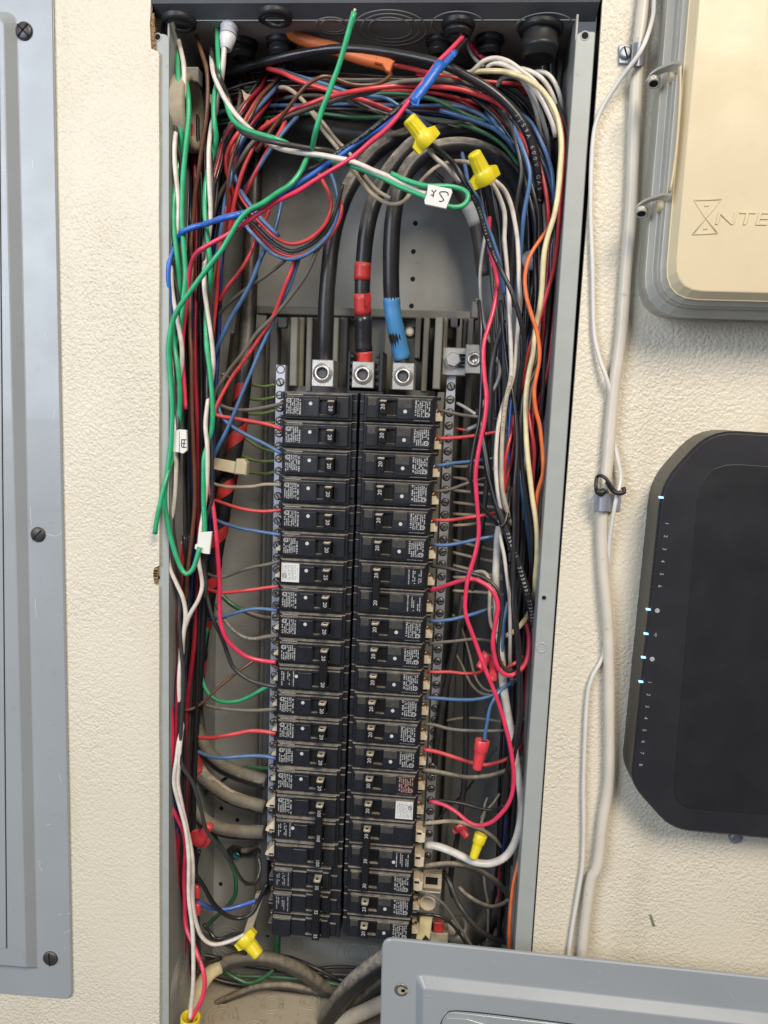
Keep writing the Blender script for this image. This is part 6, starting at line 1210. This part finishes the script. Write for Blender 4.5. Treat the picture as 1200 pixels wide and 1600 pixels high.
W('dgrey', 6.0, 'black wire slanting right under the long white wires', '288,1400,46 290,1430,48 296,1450,50 308,1458,54 324,1462,60 344,1471,68 366,1482,78 384,1490,88', 60)
W('black', 5.0, 'twisted black wire pair by the lower yellow nut', '318,1444,60 328,1456,60 336,1466,58 348,1466,58 360,1461,58 374,1459,56 386,1462,52', 58)
W('black', 5.0, 'thin black wire below the small red crimp on the left', '312,1328,60 308,1345,58 305,1362,58 304,1385,60', 60)
o, p_, r_ = W('cream', 19, 'thick cream cable rising out of the bottom yellow nut area', '288,1608,60 296,1590,62 304,1566,66 314,1540,72 328,1520,78 346,1508,84', 70, 'cream_cable', 14, 'cable')
W('dusty', 19, 'dusty torn black cable continuing the cream one across the bottom', '342,1510,83 360,1502,88 382,1497,92 408,1497,96 434,1502,100 460,1512,104 486,1528,108 508,1545,112 534,1554,118', 95, 'black_cable', 14, 'cable', wob=0.03)
W('dusty', 10, 'thinner dusty cable arching along the bottom of the box', '308,1600,96 320,1583,98 338,1569,100 358,1559,102 380,1550,104 402,1543,106 428,1540,108 456,1541,110 490,1549,114 516,1555,118 540,1556,122', 104, 'black_cable', 12, 'cable')
W('dgreen', 6.0, 'dark green wire bowed between the two bottom cables', '346,1512,112 358,1522,112 372,1530,112 388,1536,112 404,1532,112 420,1522,112 428,1514,114', 112)
W('dgreen', 5.0, 'dark green wire lying on the bottom of the box', '404,1552,124 430,1558,124 462,1560,124 492,1556,124', 124)
W('dgreen', 8.0, 'dark green wire in the lower left corner by the flange', '300,1540,96 290,1553,92 280,1570,86 272,1586,80 266,1606,74', 85)
W('black', 5.4, 'black wire slanting down to the bottom bundle', '436,1493,118 452,1496,116 474,1504,114 494,1513,112 516,1524,112 542,1538,114', 114)
W('black', 4.6, 'thin black wire lying level near the bottom centre', '474,1510,120 496,1513,118 520,1511,118 544,1511,118 572,1514,118', 118)
W('sweep', 27, 'upper thick black conductor of the bottom centre bundle', '640,1470,60 612,1492,60 590,1508,62 566,1526,66 545,1546,70 528,1568,76 514,1592,82 506,1616,88', 70, 'main_conductor', 16, 'cable')
W('sweep', 22, 'lower thick black conductor of the bottom centre bundle', '640,1500,70 612,1522,72 588,1540,76 566,1560,80 548,1582,86 538,1612,92', 80, 'main_conductor', 16, 'cable')
W('dwhite', 20, 'thick cream conductor of the bottom centre bundle', '650,1540,60 618,1558,62 592,1570,66 566,1582,70 540,1594,74 516,1612,80', 70, 'cream_cable', 16, 'cable')
# ---- paper flags
def flag(name, label, pts, d, strokes, w=0.00042):
    th = thing(name, label, 'paper flag', P(*pts[0], d)); L0 = th.location
    q = [P(x, y, d) - L0 for x, y in pts]
    obj('paper', MB().prism([(v.x, v.z) for v in q], P(0, 0, d).y - L0.y, P(0, 0, d).y - L0.y + 0.003, 0.0003), 'paper', th)
    if strokes:
        mb = MB()
        for s_ in strokes:
            p_ = [P(x, y, d - 0.1) - L0 for x, y in s_]; mb.tube(cr(p_, 0.001) if len(p_) > 2 else p_, w, 6)
        obj('handwriting', mb, 'ink', th)
    return th
flag('paper_flag', 'white paper flag with handwritten marks on the looped green wire', [(669, 288), (705, 295), (707, 300), (697, 326), (664, 319), (663, 313), (667, 302)], -33,
     [[(674.5, 297), (678, 300.5), (681.5, 296.5)], [(678, 300), (676.5, 308)], [(673, 304.5), (676.5, 304.8)], [(700.3, 305.5), (699.5, 301), (694, 299.5), (687, 300.5), (688.5, 305), (692, 310), (693.2, 313), (690, 314.6), (686, 314.3)]])
flag('paper_flag', 'cream paper flag with a handwritten mark on the far left wires', [(273, 673), (280, 671), (291, 672), (292, 704), (286, 709), (280, 707), (270, 706)], -1,
     [[(284, 686), (284, 698), (291, 699)], [(284, 687), (291, 687)], [(288, 687), (287, 699)], [(285, 693), (290, 693)]])
obj('flag_fold', MB().tube([P(280, 673, -1.3), P(280, 707, -1.3)], 0.0003, 5), 'w_tan')
_ff = bpy.data.objects['flag_fold']; _pf = bpy.data.objects['paper_flag.001']; _ff.parent = _pf; _ff.location = -_pf.location
flag('paper_sleeve', 'blank white paper sleeve crumpled round wires in the left gutter', [(310, 832), (331, 831), (330, 840), (327, 866), (318, 865), (308, 861), (304, 857), (305, 851), (309, 849)], 1, None)
# ---- wire nuts
def wire_nut(label, tip, base, wtip, wbase, m, wings=True, crimp=False, hollow=True):
    a, b_ = P(*tip), P(*base); ax = b_ - a; ln = ax.length; s_ = S(tip[0], tip[1], tip[2])
    r0 = wtip / 2 * s_; r1 = wbase / 2 * s_
    th = thing('wire_nut', label, 'wire nut', b_); o0 = a - b_
    prof = [(0, 0.0), (0, r0 * 0.72), (ln * 0.03, r0 * 0.93), (ln * 0.06, r0)] + [(ln * (0.06 + 0.5 * k / 6), r0 + (r1 * 0.80 - r0) * k / 6) for k in range(1, 7)] + [(ln * 0.60, r1 * 0.82), (ln * 0.66, r1 * 0.97), (ln * 0.98, r1 * 1.02), (ln, r1 * 0.98)]
    if hollow: prof += [(ln, r1 * 0.86), (ln * 0.75, r1 * 0.80)]
    obj('shell', MB().lathe(prof, o0, ax, 40, flute=(12, 0.13, ln * 0.08, ln * 0.56), caps=not hollow), m, th)
    if wings:
        n_ = ax.normalized(); side = n_.cross(Vector((0, 1, 0))).normalized()
        for sg in (-1, 1):
            q = [o0 + ax * 0.60 + side * sg * r1 * 0.80, o0 + ax * 0.70 + side * sg * r1 * 1.45, o0 + ax * 0.98 + side * sg * r1 * 1.42, o0 + ax * 1.0 + side * sg * r1 * 0.9]
            nn = n_.cross(side).normalized() * r1 * 0.30
            obj('wing', MB().add([v + nn for v in q] + [v - nn for v in q], [(0, 1, 2, 3), (7, 6, 5, 4), (0, 4, 5, 1), (1, 5, 6, 2), (2, 6, 7, 3), (3, 7, 4, 0)]), m, th)
    return th
wire_nut('yellow wire nut with wings at the upper centre, above the looped paper flag', (638, 184, -34), (671, 226, -26), 23, 32, 'nut_yellow')
wire_nut('yellow wire nut with wings right of the upper one, by the white wires', (740, 238, -32), (761, 285, -20), 22, 33, 'nut_yellow')
wire_nut('yellow wire nut at the end of the white wire near the bottom left', (405, 1493, 9), (380, 1462, 15), 19, 28, 'nut_yellow')
wire_nut('yellow wire nut cut off by the bottom edge, opening upward', (294, 1640, -14), (298, 1588, -15), 22, 30, 'nut_yellow', wings=False)
wire_nut('small plain yellow wire nut hanging under the right twisted wires', (739, 1342, 22), (752, 1303, 28), 13, 20, 'nut_yellow', wings=False)
wire_nut('tall red wire nut at the end of the blue wire on the right', (745, 1203, 5), (754, 1156, 8), 15, 23, 'nut_red', wings=False)
wire_nut('left translucent red wire nut behind the pink-red wire', (749, 1044, 16), (764, 1022, 18), 14, 20, 'nut_red', wings=False, hollow=False)
wire_nut('right translucent red wire nut behind the pink-red wire', (769, 1064, 10), (775, 1030, 14), 13, 18, 'nut_red', wings=False, hollow=False)
wire_nut('shiny red wire nut lying over the lower tan cable on the left', (329, 1289, 40), (309, 1314, 46), 13, 23, 'nut_red')
wire_nut('dark red wire nut in shadow behind the pink-red bottom curve', (731, 1308, 70), (716, 1288, 76), 12, 19, 'nut_red')
o_ = thing('butt_splice', 'upper small red crimp on the wires at the lower left', 'crimp', P(308, 1392, 40)); obj('sleeve', MB().lathe([(0, 0.002), (0.002, 0.0031), (0.013, 0.0031), (0.015, 0.002)], P(308, 1382, 40) - o_.location, (0.02, 0, -1), 14), 'nut_red', o_)
o_ = thing('butt_splice', 'lower small red crimp on the wires at the lower left', 'crimp', P(309, 1420, 40)); obj('sleeve', MB().lathe([(0, 0.002), (0.002, 0.0029), (0.011, 0.0029), (0.013, 0.002)], P(309, 1411, 40) - o_.location, (0.02, 0, -1), 14), 'nut_red', o_)
o_ = thing('orange_connector', 'small orange push connector beside the red translucent nuts', 'connector', P(785, 1035, 16)); q = [P(779, 1030, 16), P(788, 1036, 16), P(786, 1041, 16), P(779, 1042, 16)]; obj('connector_body', MB().prism([((v - o_.location).x, (v - o_.location).z) for v in q], -0.003, 0.003, 0.0006), 'w_orange', o_)
o_ = thing('tan_tag', 'crumpled tan tag among the wires left of the dusty white wire', 'tag', P(388, 152, 50)); q = [P(378, 140, 50), P(386, 147, 50), P(398, 150, 50), P(394, 160, 50), P(386, 168, 50), P(382, 158, 50)]; obj('tag_body', MB().prism([((v - o_.location).x, (v - o_.location).z) for v in q], -0.001, 0.001, 0.0003), 'brassy', o_)
o_ = thing('white_plug', 'round white plastic plug beside the orange wire on the right', 'plug', P(836, 412, 60)); obj('plug_body', MB().lathe([(0, 0.0090), (0.004, 0.0100), (0.010, 0.0092), (0.012, 0.004)], (0, 0, 0), (-0.4, -0.6, 0.5), 18), 'liner', o_)
# red block between the bottom right cables
o_ = thing('red_terminal_block', 'red plastic block glimpsed under the lower right lug', 'connector', P(686, 1452, 60)); L0 = o_.location; obj('block_body', lbx(MB(), L0, 677, 1442, 693, 1458, 58, 70, 0.001), 'tape_red', o_); obj('block_foot', lbx(MB(), L0, 672, 1458, 700, 1476, 60, 76, 0.001), 'w_tan', o_)
o_ = thing('bottom_connector', 'grey metal cable connector at the bottom right behind the wires', 'connector', P(722, 1462, 96)); obj('ring', MB().lathe([(0, 0.014), (0.014, 0.014), (0.016, 0.012), (0.016, 0.009), (0, 0.009)], (0, 0, 0), (-0.5, -0.3, 0.8), 24), 'tin', o_)
# ---- give every empty its place at the foot of its thing
for o in list(COL.objects):
    if o.type == 'EMPTY' and o.parent is None and o.location.length < 1e-9:
        ch = [c for c in COL.objects if c.parent == o]
        pts = [Vector(b) + c.location for c in ch if c.type == 'MESH' for b in c.bound_box]
        if not pts: continue
        L0 = Vector(((min(p.x for p in pts) + max(p.x for p in pts)) / 2, (min(p.y for p in pts) + max(p.y for p in pts)) / 2, min(p.z for p in pts)))
        o.location = L0
        for c in ch: c.location = c.location - L0
